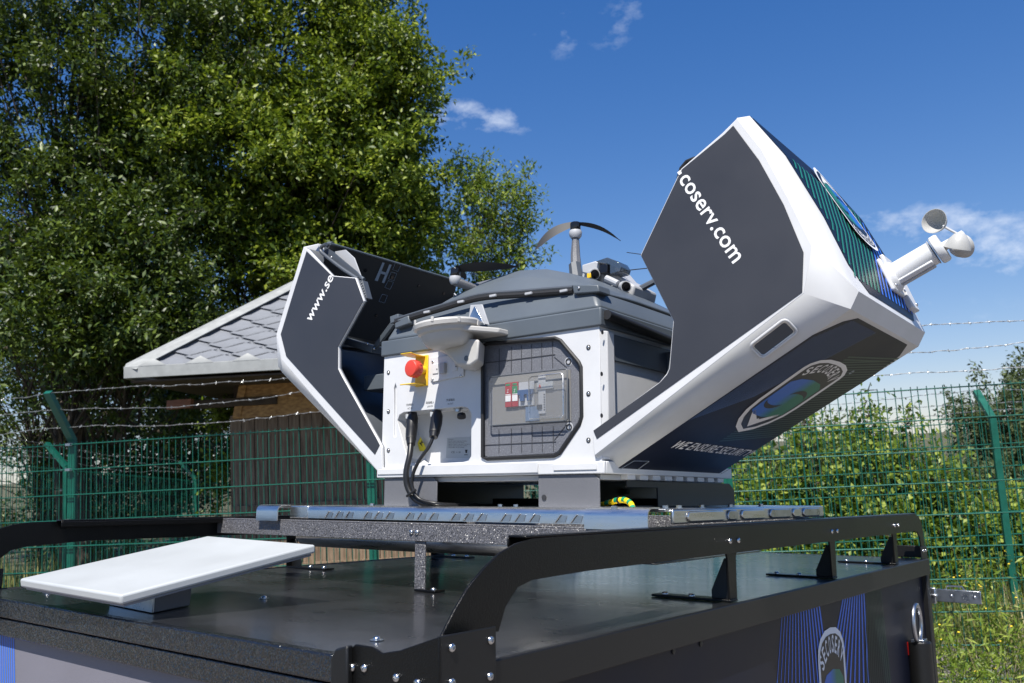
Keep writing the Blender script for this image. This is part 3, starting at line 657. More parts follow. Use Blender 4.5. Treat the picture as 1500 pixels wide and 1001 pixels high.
# window box: backing, breakers, cover
def WX(u): return wx0 + (wx1-wx0)*u
def WZ(v): return wz0 + (wz1-wz0)*v
yw = BY0 + .0045
win = MB().box((wx0, yw, wz0), (wx1, yw+.001, wz1)).build('window_backing', M['backing'], hatch, .0)
def comp(nm, m, u0, u1, v0, v1, d, par=win, bev=.0006):
    return MB().box((WX(u0), yw-d, WZ(v0)), (WX(u1), yw-.0001, WZ(v1))).build(nm, M[m], par, bev)
comp('surge_module', 'darkred', .19, .275, .36, .86, .006); comp('surge_module', 'darkred', .28, .36, .36, .86, .006)
for (u0, m) in ((.195, 'darkred'), (.285, 'green_mod')):
    comp('module_label', m, u0, u0+.07, .62, .78, .0064); comp('module_label', 'printwhite', u0, u0+.07, .605, .62, .0068); comp('module_label', 'printwhite', u0, u0+.07, .47, .595, .0068)
    comp('module_window', 'green_mod', u0+.005, u0+.06, .79, .835, .0066)
    text('\u26a1' if False else 'Z', 'module_symbol', M['printwhite'], win, (WX(u0+.02), yw-.0066, WZ(.65)), (WX(u0+.05), yw-.0066, WZ(.66)), (0, 0, 1), height=.010, shear=.4, lift=.0001)
comp('breaker', 'lightgray', .365, .56, .36, .84, .005); comp('breaker_toggle', 'blue_mod', .365, .56, .58, .68, .010)
comp('breaker_toggle', 'blue_mod', .40, .45, .45, .60, .011); comp('breaker_toggle', 'blue_mod', .49, .54, .45, .60, .011)
comp('terminal_strip', 'lightgray', .61, .70, .18, .95, .003); comp('warning_label', 'dish', .60, .80, .66, .80, .006)
flat('warning_triangle', M['red'], win, [[(WX(.62), yw-.0066, WZ(.68)), (WX(.665), yw-.0066, WZ(.68)), (WX(.642), yw-.0066, WZ(.77))]])
comp('button', 'glossblack', .60, .66, .27, .36, .006); comp('bracket_plate', 'zinc', .44, .62, .05, .34, .0015)
for k in range(7): comp('terminal', 'glossblack', .68, .695, .24+.05*k, .265+.05*k, .004)
cv = MB().box((wx0, yw-.0135, wz0), (wx1, yw-.0125, wz1)).build('window_cover', M['clear'], hatch, 0)
MB().tube([(WX(u), yw-.0125, WZ(v)) for u, v in ((.02, 0), (.98, 0), (1, .03), (1, .97), (.98, 1), (.02, 1), (0, .97), (0, .03), (.02, 0))], .0016, 6).build('window_frame', M['gray2'], hatch)
hp = MB().box((WX(.55), yw-.021, WZ(.05)), (WX(.985), yw-.0137, WZ(.93))).build('window_bulge', M['clear'], hatch, .0035, seg=3)
MB().tube([(WX(u), yw-.0215, WZ(v)) for u, v in ((.56, .07), (.95, .06), (.975, .11), (.975, .88), (.95, .92), (.58, .90), (.555, .86), (.555, .11), (.56, .07))], .0011, 6).build('bulge_rim', M['alu'], hp)

# emergency stop: yellow guard, red mushroom button; switch plate
es = MB()
gx0, gx1 = YP(612, 545).x, YP(628, 545).x; zt, zl = YP(622, 521).z, YP(622, 566).z
guard = MB().box((gx0-.006, BY0-.004, zl), (gx1, BY0-.0005, zt))
for sg in (1, -1):
    zc = (zt+zl)/2; path = []
    for i in range(9):
        t = i/8; path.append(Vector((gx0 + .012, BY0-.004 - .052*t, zc + sg*((zt-zl)/2 - .002 - .0*t + (.008*max(0, t-.6))))))
    vs = []; fs = []
    for p in path: vs += [p + Vector((-.020, 0, 0)), p + Vector((.018, 0, 0)), p + Vector((.018, 0, -sg*.003)), p + Vector((-.020, 0, -sg*.003))]
    for i in range(8):
        for k in range(4): fs.append((4*i+k, 4*i+(k+1) % 4, 4*i+4+(k+1) % 4, 4*i+4+k))
    fs += [(3, 2, 1, 0), (32, 33, 34, 35)]; guard.add(vs, fs)
guard = guard.build('stop_guard', M['yellow'], dk, .002)
bc = YP(622, 543); 
MB().lathe(bc, (0, -1, 0), [(.011, 0), (.011, .022), (.015, .026)], 24).build('button_neck', M['yellow'], guard)
rb_ = MB().lathe(bc + Vector((0, -.024, 0)), (0, -1, 0), [(.0185, 0), (.0205, .004), (.0215, .010), (.0225, .020), (.0215, .0255), (.019, .028), (.012, .029), (.0001, .0295)], 32).build('stop_button', M['red'], guard)
for k in range(14):
    a = 2*math.pi*k/14; p = bc + Vector((math.cos(a)*.0214, -.034, math.sin(a)*.0214)); MB().obox(p, Vector((math.cos(a), 0, math.sin(a)))*.0014, Vector((0, .004, 0)), Vector((-math.sin(a), 0, math.cos(a)))*.0012).build('grip_rib', M['red'], rb_)
sp = MB().prism(poly([(630, 524), (672, 519), (679, 523), (679, 551), (633, 560), (630, 556)], .0045), (0, .004, 0)).build('switch_plate', M['white'], dk, .001)
for (x, y) in ((634, 530), (634, 556), (675, 551)): bolt('screw', sp, YP(x, y, .0046), (0, -1, 0), .0036)
sw = MB().box((YP(649, 540).x, BY0-.014, YP(654, 548).z), (YP(656, 540).x, BY0-.0048, YP(654, 532).z)).build('rocker_switch', M['lightgray'], sp, .002)
for (x, y) in ((640, 541), (668, 537)): MB().box((YP(x-4, y).x, BY0-.0065, YP(x, y+7).z), (YP(x+4, y).x, BY0-.0046, YP(x, y-7).z)).build('switch_tab', M['white'], sp, .0008); MB().lathe(YP(x, y, .0068), (0, -1, 0), [(.0018, 0), (.0018, .0005)], 10).build('hole', M['joint'], sp)
# prints above the sockets
for (x0, y0, x1, y1, a_, b_) in ((595, 595, 606, 594, '交流输入', 'AC IN'), (624, 592, 636, 591, '网线输入', 'LAN IN'), (654, 588, 666, 587, '外接输出', 'Bat OUT')):
    text(a_, 'socket_print', M['printblack'], body, YP(x0, y0, .0002), YP(x1, y1, .0002), (0, 0, 1), lift=.0002)
    text(b_, 'socket_print', M['printblack'], body, YP(x0+2, y0+5, .0002), YP(x1-2, y1+5, .0002), (0, 0, 1), lift=.0002)
# rating label inside the recess
rec = BY0 + .0645
def YR(x, y, d=0): return at(x, y, 'Y', rec-d)
flat('rating_label', M['dish'], body, [[YR(655, 642, .0006), YR(689, 640, .0006), YR(689, 671, .0006), YR(653, 671, .0006)]])
for i in range(6): 
    a, b = YR(657, 645+i*2.3, .0010), YR(688 - (i % 3)*4, 644.6+i*2.3, .0010)
    text('DOCK  INPUT 100-240V 50/60Hz' if i else 'DOCK', 'label_print', M['printblack'], body, a, b if i else YR(664, 645, .0010), (0, 0, 1), height=.0030, lift=0)
text('CE', 'label_print', M['printblack'], body, YR(661, 664, .001), YR(666, 664, .001), (0, 0, 1), height=.007, lift=0)
text('+ ®', 'label_print', M['printblack'], body, YR(668, 664, .001), YR(675, 664, .001), (0, 0, 1), height=.006, lift=0)
flat('bin_symbol', M['printblack'], body, [[YR(681, 659, .001), YR(685, 659, .001), YR(684, 664, .001), YR(682, 664, .001)], [YR(680, 666, .001), YR(685, 666, .001), YR(685, 667, .001), YR(680, 667, .001)]])
# yellow high-voltage tag
ytag = flat('warning_label', M['yellowlabel'], body, [[YR(616, 640, .012), YR(624, 657, .012), YR(622, 661, .012), YR(610, 661, .012), YR(608, 657, .012)]])
flat('warning_bolt', M['printblack'], body, [[YR(617, 645, .013), YR(620, 649, .013), YR(617, 649.5, .013), YR(619, 655, .013), YR(614, 649, .013), YR(617, 648.5, .013)]])
# sockets and hanging cap in the recess roof
for (x, y) in ((605, 603), (641, 601), (671, 598)):
    p = at(x, y, 'Y', BY0+.022); MB().lathe(p + Vector((0, 0, .001)), (0, 0, -1), [(.012, 0), (.012, .003), (.008, .004), (.008, .010)], 20).build('socket', M['zinc'], dk)
MB().lathe(at(676, 607, 'Y', BY0+.022), (.3, -.3, -1), [(.010, 0), (.011, .003), (.011, .009), (.008, .010)], 20).build('socket_cap', M['rubber'], dk)

# ---- cover halves
RY0, OY0, OY1, RY1 = 1.555, 1.612, 2.122, 2.185
def cover(ridge, outer, cutp, panel, mir, label):
    """ridge/outer: (x,z) lists from free edge to hinge; cutp: opening edge from hinge back up"""
    c = MB(); nseg = len(ridge); vs = []
    for yy, P in ((RY0, ridge), (OY0, outer), (OY1, outer), (RY1, ridge)): vs += [Vector((x, yy, z)) for x, z in P]
    fs = []
    for j in range(3):
        for i in range(nseg-1): fs.append((j*nseg+i, j*nseg+i+1, (j+1)*nseg+i+1, (j+1)*nseg+i))
    sh = bpy.data.meshes.new('cover')
    b = MB().add(vs, fs)
    shell = b.build('cover', M['white'], dk, 0, smooth=28, solid=.004)
    if label: shell['label'] = label
    # end walls with the opening cut-out
    loop = ridge + cutp
    for yy, d in ((RY0, .008), (RY1, -.008)):
        MB().prism([(x, yy, z) for x, z in loop], (0, d, 0)).build('end_wall', M['white'], shell, .0015)
    # liner (dark inside), offset inwards
    cxm = sum(p[0] for p in loop)/len(loop); czm = sum(p[1] for p in loop)/len(loop)
    def inn(P, k=.022):
        out = []
        for i, (x, z) in enumerate(P):
            a = P[max(0, i-1)]; b_ = P[min(len(P)-1, i+1)]; t = Vector((b_[0]-a[0], b_[1]-a[1])).normalized(); nn = Vector((-t.y, t.x))
            if nn.dot(Vector((cxm-x, czm-z))) < 0: nn = -nn
            out.append((x+nn.x*k, z+nn.y*k))
        return out
    li = inn(ridge, .016)
    lv = []
    for yy in (RY0+.012, RY1-.012): lv += [Vector((x, yy, z)) for x, z in li]
    liner = MB().add(lv, [(i, i+1, nseg+i+1, nseg+i) for i in range(nseg-1)]).build('liner', M['gray2'], shell, 0, smooth=28, solid=.002)
    for yy in (RY0+.0085, RY1-.0125):
        MB().prism([(x, yy, z) for x, z in loop], (0, .004, 0)).build('liner_wall', M['gray2'], liner, .0008)
    # free-edge rim
    e0 = Vector((ridge[0][0], 0, ridge[0][1])); 
    # decal panel on the end wall
    MB().prism([Vector((p[0], RY0-.0015, p[1])) for p in panel], (0, .001, 0)).build('end_panel', M['panel'], shell, .0004)
    return shell, li
def xz(l, Y=RY0): return [(at(x, y, 'Y', Y).x, at(x, y, 'Y', Y).z) for x, y in l]
def lerp(a, b, t): return (a[0]+(b[0]-a[0])*t, a[1]+(b[1]-a[1])*t)
# right cover
rr = xz([(1080, 173), (1116, 218), (1154, 288), (1190, 360), (1178, 430), (871, 668)])
oo = xz([(1098, 170), (1150, 228), (1206, 318), (1258, 427), (1246, 453), (899, 690)], OY0)
cutR = xz([(869, 655), (868, 632), (966, 560), (976, 548), (980, 540), (986, 470), (938, 374), (991, 262), (998, 247), (1058, 195)])
panR = xz([(1061, 197), (1074, 184), (1112, 235), (1148, 300), (1177, 370), (1175, 428), (874, 643), (869, 631), (966, 561), (977, 549), (981, 540), (987, 470), (939, 374), (992, 262), (999, 248)], RY0-.0015)
cr, liR = cover(rr, oo, cutR, panR, 1, 'right half of the cover, tilted up, with web address and wind sensor')
# left cover
rl = xz([(445, 362), (432, 404), (418, 447), (405, 490), (412, 527), (557, 695)])
ol = []
for (a, b, c_) in zip(rl, rr, oo): ol.append((a[0] - (c_[0]-b[0]), a[1] + (c_[1]-b[1])))
cutL = xz([(560, 690), (559, 655), (553, 643), (502, 552), (496, 540), (496, 508), (533, 441), (521, 407), (487, 404), (452, 366)])
panL = xz([(449, 368), (487, 405), (520.3, 408), (532, 441), (495, 508), (495, 540.5), (501, 552.5), (552, 644), (556, 652), (549, 666), (419, 522), (411, 490), (424, 447), (436, 408)], RY0-.0015)
clf, liL = cover(rl, ol, cutL, panL, -1, 'left half of the cover, folded out, with first half of the web address')
# lettering on the end panels
yt_ = RY0-.0016
def EP(x, y): return at(x, y, 'Y', yt_)
text('coserv.com', 'web_address', M['printwhite'], cr, EP(994, 264), EP(1074, 387), EP(1084, 377)-EP(1074, 387), height=None, bold=.012, spacing=1.02)
flat('letter_fragment', M['printwhite'], cr, [[EP(992, 253) + Vector((0, -.0004, 0)), EP(997, 249) + Vector((0, -.0004, 0)), EP(999, 254) + Vector((0, -.0004, 0)), EP(995, 257) + Vector((0, -.0004, 0))]])
text('www.se', 'web_address', M['printwhite'], clf, EP(455, 473), EP(489, 407), EP(446, 468)-EP(455, 473), height=None, bold=.012)
# graphics on the right cover's lower face and top face
P3 = lambda p, Y: Vector((p[0], Y, p[1]))
a_, b_, c_ = P3(oo[4], OY0), P3(oo[5], OY0), P3(oo[4], OY1)
nL = (c_-a_).cross(b_-a_).normalized()
if nL.z > 0: nL = -nL
def LF(x, y, l=0): return atp(x, y, a_, nL) + nL*(.0010 + .0004*l)
def clampY(p): p.y = min(p.y, OY1 + .02); return p
lowpx = [(903, 689), (1190, 474), (1218, 462), (1250, 456)]
lo = [LF(*q) for q in lowpx]
eV = (a_-b_).normalized(); Lv = (a_-b_).length
def LQ(u, v, l=0): return b_ + eV*(Lv*v) + Vector((0, (OY1-OY0)*u, 0)) + nL*(.0010+.0004*l)
lowp = [LQ(0, .01), LQ(0, .86), LQ(.07, .95), LQ(.14, .985), LQ(.86, .985), LQ(.95, .93), LQ(1.0, .80), LQ(1.0, .01)]
MB().prism(lowp, -nL*.0008).build('graphic_panel', M['navy'], cr, .0)
sb = []
for i in range(30):
    t = i/29; p0 = (.02+.40*t, .97 if t > .25 else .86+.44*t); p1 = (-.0+.22*t+.0, .35 + .18*t)
    wdt = .0065
    sb.append([LQ(p0[0], p0[1], 1), LQ(p0[0]+wdt, p0[1], 1), LQ(max(.0, p1[0])+wdt*.7, p1[1], 1), LQ(max(.0, p1[0]), p1[1], 1)])
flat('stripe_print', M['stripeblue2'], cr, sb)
sg_ = []
for i in range(34):
    t = i/33; v0 = .93 - .60*t; u0 = .42 + .0*t; sg_.append([LQ(.50, v0-.10+.02*t, 1), LQ(.50, v0-.10+.02*t+.0085, 1), LQ(.985, v0-.02+.0085 if v0 > .9 else v0+.0085, 1), LQ(.985, v0-.02 if v0 > .9 else v0, 1)])
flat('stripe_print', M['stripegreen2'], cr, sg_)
Tt, At, Ru, Lu = LF(1081, 632), LF(1229, 529), LF(1238, 552), LF(1186, 534)
emblem(cr, Tt, At, (Ru-Lu)*.5, nL, .0012)
text('WE ENSURE SECURITY!', 'slogan', M['printwhite'], cr, LF(981, 655), LF(1094, 668), LF(990, 643)-LF(981, 655), height=None, shear=.25, bold=.012, lift=.0010)
for q in ([(905, 688), (928, 674), (950, 674.5), (932, 688)], [(1052, 695), (1070, 685), (1096, 686), (1084, 694)], [(1109, 605), (1136, 586), (1152, 589), (1125, 608)]):
    pts = [LF(*a) + nL*.0014 for a in q]
    MB().tube(pts + [pts[0]], .0007, 4).build('panel_outline', M['printgray'], cr)
bolt_ = LF(1247, 545); MB().lathe(bolt_, nL, [(.007, 0), (.007, .0006), (.0055, .0006), (.005, .0001)], 18).build('registered_mark', M['printgray'], cr)
# upper face graphic panels follow the bulge (three strips)
tops = [P3(oo[i], 0) for i in range(4)]
def nseg_(i):
    t = (tops[i+1]-tops[i]); n_ = Vector((t.z, 0, -t.x)).normalized(); return n_ if n_.x > 0 else -n_
Ls = [0]
for i in range(3): Ls.append(Ls[-1] + (tops[i+1]-tops[i]).length)
def TQ(u, v, l=0):                     # v 0 at free edge .. 1 at corner
    s = v*Ls[-1]; i = 2 if s >= Ls[2] else (1 if s >= Ls[1] else 0)
    t = (s-Ls[i])/(Ls[i+1]-Ls[i]); p = tops[i].lerp(tops[i+1], t); nn = nseg_(i)
    return Vector((p.x, OY0 + (OY1-OY0)*u, p.z)) + nn*(.0012 + .0008*l)
gb = MB()
cuts = [0, Ls[1]/Ls[3], Ls[2]/Ls[3], .86, .97]
ulim = {0: (-.0, 1.0), 1: (0, 1), 2: (0, 1), 3: (.03, .97), 4: (.16, .84)}
for i in range(4):
    e = 1e-6
    gb.quad(TQ(ulim[i][0], cuts[i]+e), TQ(ulim[i][1], cuts[i]+e), TQ(ulim[i+1][1], cuts[i+1]-e), TQ(ulim[i+1][0], cuts[i+1]-e))
gb.build('graphic_panel', M['navy'], cr, 0, 0)
def TS(u0, v0, u1, v1, wd, l=1, n=6):
    out = []
    ks = sorted(set([0, 1] + [ (c-v0)/(v1-v0) for c in cuts[1:3] if min(v0, v1) < c < max(v0, v1)]))
    for a, b in zip(ks[:-1], ks[1:]):
        a2, b2 = a + 1e-5, b - 1e-5
        ua, ub, va, vb = u0+(u1-u0)*a2, u0+(u1-u0)*b2, v0+(v1-v0)*a2, v0+(v1-v0)*b2
        out.append([TQ(ua, va, l), TQ(ua+wd, va, l), TQ(ub+wd, vb, l), TQ(ub, vb, l)])
    return out
s1, s2 = [], []
for i in range(30):
    c_ = .34 + i*.052; v0, v1 = .24, .92
    v0 = max(v0, (c_-.93)/.9); v1 = min(v1, (c_-.035)/.9, .92)
    if v1 - v0 < .03: continue
    (s1 if c_ < 1.22 else s2).extend(TS(c_-.9*v0, v0, c_-.9*v1, v1, .020))
flat('stripe_print', M['stripegreen'], cr, s1)
flat('stripe_print', M['stripeblue'], cr, s2)
wq = .30; Pn = []
def topemblem():
    # emblem upside down along the slope, laid on the middle strip
    i = 1; nn = nseg_(i); A_, T_ = TQ(.63, .61, 2), TQ(.63, .06, 2)
    emblem(cr, T_ + nn*.004, A_ + nn*.002, Vector((0, -.085, 0)), (A_-T_).cross(Vector((0, 1, 0))) if (A_-T_).cross(Vector((0, 1, 0))).x > 0 else -(A_-T_).cross(Vector((0, 1, 0))), .004)
topemblem()
# latch window on the lower chamfer
r2, r3, o3, o4 = P3(rr[4], RY0), P3(rr[5], RY0), P3(oo[4], OY0), P3(oo[5], OY0)
nC = (o3-r2).cross(r3-r2).normalized()
if nC.y > 0: nC = -nC
lw_c = atp(1133, 496, (r2+o3)/2, nC); e1 = (r2-r3).normalized(); e2 = nC.cross(e1).normalized()
def rrect(c, hx, hy, r_, n=5, lift=0):
    pts = []
    for (sx, sy, a0) in ((1, 1, 0), (-1, 1, 90), (-1, -1, 180), (1, -1, 270)):
        for k in range(n):
            a = R(a0 + 90*k/(n-1)); pts.append(c + e1*(sx*(hx-r_) + r_*math.cos(a)) + e2*(sy*(hy-r_) + r_*math.sin(a)) + nC*lift)
    return pts
P_ = rrect(lw_c, .043, .019, .009, lift=.001)
fr = MB().tube(P_ + [P_[0]], .0028, 8).build('latch_frame', M['white'], cr)
MB().prism(rrect(lw_c, .038, .0145, .006, lift=.0022), -nC*.002).build('latch_window', M['gray2'], fr, .0008)
P_ = rrect(lw_c, .0385, .015, .006, lift=.0022); MB().tube(P_ + [P_[0]], .0010, 6).build('latch_seal', M['alu'], fr)
# small dark seal block peeping over the right cover's opening
MB().tube([at(x, y, 'Y', RY0+.03) for x, y in ((1018, 232), (1006, 237), (998, 247), (994, 262))], .0045, 8).build('seal', M['rubber'], cr)
MB().box((at(985, 470, 'Y', 2.1).x-.02, 2.05, .30), (at(985, 470, 'Y', 2.1).x+.10, 2.15, .47)).build('inner_housing', M['gray'], cr, .02)

# left cover interior: H plate, squares, seal loops, flap, louvre, hinge bars
hA, hB = at(484, 358, 'Y', RY0+.04), at(652, 409, 'Y', RY1-.03)
hA = Vector(((hA.x), RY0+.04, hA.z))
tdir = Vector((rl[3][0]-rl[0][0], 0, rl[3][1]-rl[0][1])).normalized()
ydir = Vector((0, 1, 0)); hn = ydir.cross(tdir).normalized()
if hn.x < 0: hn = -hn
hp0 = hA
hy1 = atp(668, 421, hp0, hn).y
plate = MB().prism([hp0, hp0 + Vector((0, RY1-.02-hp0.y, 0)), hp0 + Vector((0, RY1-.02-hp0.y, 0)) + tdir*.262, hp0 + tdir*.262], -hn*.006).build('inner_plate', M['rubber'], clf, .001)
MB().tube([hp0 + Vector((0, .0, .002)), hp0 + Vector((0, RY1-.02-hp0.y, .002))], .0042, 8).build('plate_edge', M['gray'], clf)
def HP(x, y): return atp(x, y, hp0, hn) + hn*.0012
hz = lambda l: [HP(460+x/10.007, 350+y/10.007) for x, y in l]
flat('letter_h', M['printgray'], plate, [hz([(1000, 345), (1032, 352), (930, 620), (885, 610)]), hz([(1100, 375), (1135, 380), (1025, 650), (990, 640)]), hz([(972, 470), (1075, 500), (1062, 535), (958, 505)])])
for q in ([(1190, 355), (1270, 378), (1225, 480), (1145, 450)], [(1130, 485), (1210, 510), (1165, 615), (1085, 585)], [(1085, 612), (1162, 635), (1112, 740), (1033, 712)], [(995, 812), (1072, 832), (1028, 942), (948, 915)]):
    pts = hz(q); MB().tube(pts + [pts[0]], .0007, 4).build('square_outline', M['printgray'], plate)
for q in ((752, 462), (1140, 565)): MB().lathe(hz([q])[0], hn, [(.006, 0), (.006, .001), (.003, .001)], 14).build('hole', M['glossblack'], plate)
for (x, y) in ((536, 396), (613, 419), (650, 430), (551, 462)): MB().lathe(HP(x, y), hn, [(.005, 0), (.005, .001), (.003, .001)], 14).build('hole', M['glossblack'], plate)
def IL(Y, l): return [at(x, y, 'Y', Y) for x, y in l]
MB().tube(smoothpath(IL(RY0+.045, [(533, 410), (515, 398), (488, 380), (478, 366), (480, 358), (487, 357)]), 5), .006, 10).build('seal', M['gray'], clf)
MB().tube(smoothpath(IL(RY0+.022, [(524, 409), (500, 393), (477, 375), (470, 368), (471, 362), (478, 358)]), 5), .0055, 10).build('seal', M['gray2'], clf)
MB().prism(IL(RY0+.034, [(500, 395), (474, 372), (475, 362), (486, 368), (522, 398), (530, 410)]), (0, .006, 0)).build('seal_web', M['gray2'], clf)
for (x, y) in ((485.5, 377.5), (509.5, 400.5)): bolt('screw', clf, at(x, y, 'Y', RY0+.0335), (0, -1, 0), .0042)
MB().prism(IL(RY0+.06, [(488, 369), (506, 366), (519, 378), (531, 410), (524, 407)]), (0, .003, 0)).build('flap', M['lightgray'], clf, .001)
lv_ = MB().prism(IL(RY0+.012, [(521, 410), (531, 411), (538, 437), (532, 438)]), (0, .02, 0)).build('louvre', M['gray2'], clf, .001)
for k in range(6):
    a = at(526+1.0*k, 418+3.4*k, 'Y', RY0+.011); b = at(530+1.1*k, 413.5+3.7*k, 'Y', RY0+.011); MB().tube([a, b], .0009, 4).build('louvre_slat', M['lightgray'], lv_)
# hinge bars between body and left cover, tray inside
def bar(a, b, hw, ht, nm='hinge_arm', m='gray', par=clf):
    a, b = Vector(a), Vector(b); e = (b-a); L_ = e.length/2; e.normalize(); s_ = e.cross(Vector((0, 1, 0))).normalized()
    return MB().obox((a+b)/2, e*L_, Vector((0, ht, 0)), s_*hw).build(nm, M[m], par, .0015)
ha = bar(at(550, 509, 'Y', 1.66), at(577, 473, 'Y', 1.62), .008, .005)
bar(at(576, 470, 'Y', 1.60), at(588, 466, 'Y', 1.60), .010, .012, 'hinge_block')
bar(at(509, 500, 'Y', 1.68), at(556, 514, 'Y', 1.68), .010, .03, 'hinge_tray')
for (x, y) in ((538, 504), (548, 511)): bolt('screw', ha, at(x, y, 'Y', 1.645), (0, -1, 0), .004)
bar(at(505, 511, 'Y', 1.75), at(560, 518, 'Y', 1.75), .004, .06, 'hinge_tray', 'gray2')
MB().box((at(548, 560, 'Y', 1.70).x, 1.66, at(548, 575, 'Y', 1.70).z), (BX0-.001, 1.78, at(548, 553, 'Y', 1.70).z)).build('hinge_box', M['gray'], clf, .003)

# ================================================================== ANTENNA on its swing arm
AY = 1.475
ac = at(655, 474, 'Y', AY)
an = thing('antenna', 'round off-white antenna on a swing arm above the red stop button', 'antenna', ac)
MB().lathe(ac + Vector((0, 0, -.014)), (-.06, -.08, 1), [(.040, -.044), (.050, -.040), (.060, -.026), (.0635, -.014), (.070, -.010), (.0725, -.002), (.079, .001), (.0805, .010), (.077, .015), (.060, .0185), (.0001, .020)], 48).build('radome', M['offwhite'], an)
for k in range(8):
    a = 2*math.pi*k/8 + .3; p = ac + Vector((math.cos(a)*.0795, math.sin(a)*.0795, -.005)); MB().obox(p, Vector((math.cos(a), math.sin(a), 0))*.002, Vector((-math.sin(a), math.cos(a), 0))*.0035, Vector((0, 0, .006))).build('clip', M['offwhite'], an, .0008)
tl = [at(690, 466, 'Y', AY), at(742, 488, 'Y', BY0-.01), at(741, 496, 'Y', BY0-.01), at(700, 503, 'Y', AY+.03), at(660, 500, 'Y', AY)]
MB().prism([ac + Vector((.045, -.045, -.026)), ac + Vector((.118, .050, -.030)), ac + Vector((.118, .087, -.030)), ac + Vector((.0, .082, -.030)), ac + Vector((-.04, .03, -.026))], (0, 0, .013)).build('mount_plate', M['offwhite'], an, .003)
# downward arm
ap = [(627, 489), (702, 497), (700, 528), (688, 537), (668, 534), (650, 514), (634, 508)]
arm = MB(); A1 = [at(x, y, 'Y', AY+.015) for x, y in ap]; arm.prism(A1, (-.034, BY0-.012-AY-.015, -.002)).build('arm', M['offwhite'], an, .006, seg=3)
MB().box((at(672, 500, 'Y', BY0).x, BY0-.014, at(690, 535, 'Y', BY0).z), (at(703, 500, 'Y', BY0).x, BY0-.0005, at(690, 500, 'Y', BY0).z)).build('arm_base', M['offwhite'], an, .003)
MB().lathe(at(683, 525, 'Y', AY+.014), (0, -1, 0), [(.0065, 0), (.0065, .0006), (.005, .0008)], 18).build('cap', M['gray'], an)
MB().prism([at(686, 470, 'Y', BY0-.03), at(689, 447, 'Y', BY0-.03), at(706, 446, 'Y', BY0-.03), at(716, 476, 'Y', BY0-.03)], (0, .004, 0)).build('metal_bracket', M['lightgray'], an, .001)
MB().prism([at(688, 464, 'Y', BY0-.034), at(695, 448, 'Y', BY0-.034), at(710, 476, 'Y', BY0-.034)], (0, .002, 0)).build('metal_gusset', M['zinc'], an, .0005)

# ================================================================== WIND SENSOR
bs = TQ(.55, .93, 0) 
nn = Vector((.84, 0, .54)).normalized()
aY = 1.98
def WS(x, y): return at(x, y, 'Y', aY)
b0_, b1_ = WS(1308, 405), WS(1378, 364)
ws = thing('wind_sensor', 'white cup anemometer sticking out of the right cover half against the sky', 'wind sensor', b0_)
axw = (b1_-b0_).normalized()
bb = MB().lathe(b0_ - axw*.012, axw, [(.034, 0), (.032, .010), (.027, .018), (.0265, .105), (.029, .108)], 32).build('housing', M['white'], ws)
MB().lathe(b0_ + axw*.100, axw, [(.0300, 0), (.0325, .003), (.0325, .014), (.030, .018), (.012, .0185)], 32).build('collar', M['white'], ws)
sd = (axw.cross(Vector((0, -1, 0)))).normalized(); sd2 = Vector((0, -1, 0))
dn = -(sd if sd.z > 0 else -sd)
for k, (off_, w_) in enumerate(((dn*.022 + sd2*.015, .006), (dn*.027, .006))):
    MB().obox(b0_ + axw*.045 + off_, axw*.040, off_.cross(axw).normalized()*w_, off_.normalized()*.004).build('fin', M['white' if k == 0 else 'lightgray'], bb, .002)
hub0 = b0_ + axw*.118
MB().lathe(hub0, axw, [(.010, 0), (.0095, .032), (.011, .034), (.011, .046), (.006, .048)], 20).build('shaft', M['white'], ws)
hub = hub0 + axw*.040
cups = [(WS(1368, 324), Vector((-.25, -1.0, .05))), (WS(1402, 364), Vector((-.35, .25, -.9))), (WS(1386, 352) + Vector((.02, .07, .0)), Vector((.5, .8, .4)))]
for (c, dr) in cups:
    dr = dr.normalized()
    MB().tube([hub, c - (c-hub).normalized()*.022], .0028, 8).build('cup_arm', M['lightgray'], ws)
    prof_ = [(.0008, -.034), (.012, -.030), (.021, -.017), (.0265, -.004), (.0275, 0), (.0265, .0), (.0245, -.004), (.019, -.016), (.010, -.027), (.0006, -.030)]
    MB().lathe(c, dr, prof_, 32).build('cup', M['cup'], ws, smooth=50)
bl = [TQ(.30, .80, 3), TQ(.78, .80, 3), TQ(.78, .86, 3), TQ(.30, .86, 3)]
# base: two-part mounting plate
eY = Vector((0, 1, 0)); eT = (tops[3]-tops[2]).normalized(); nT = nseg_(2)
bc_ = b0_ - axw*.018; bc_ = bc_ - nT*((bc_ - tops[2]).dot(nT) - .006)
MB().obox(bc_, eY*.045, eT*.040, nT*.005).build('base_plate', M['white'], ws, .004)
MB().obox(bc_ + eY*.09 + eT*.02, eY*.030, eT*.045, nT*.008).build('base_plate', M['white'], ws, .003)
MB().obox(bc_ + eY*.055 - eT*.055, eY*.035, eT*.012, nT*.005).build('base_plate', M['white'], ws, .003)
MB().lathe(bc_, nT, [(.038, 0), (.036, .010), (.030, .016)], 28).build('flange', M['white'], ws)
for a, b in ((.035, .03), (-.035, .03), (.11, .05)): bolt('screw', ws, bc_ + eY*a + eT*b + nT*.0085, nT, .004)

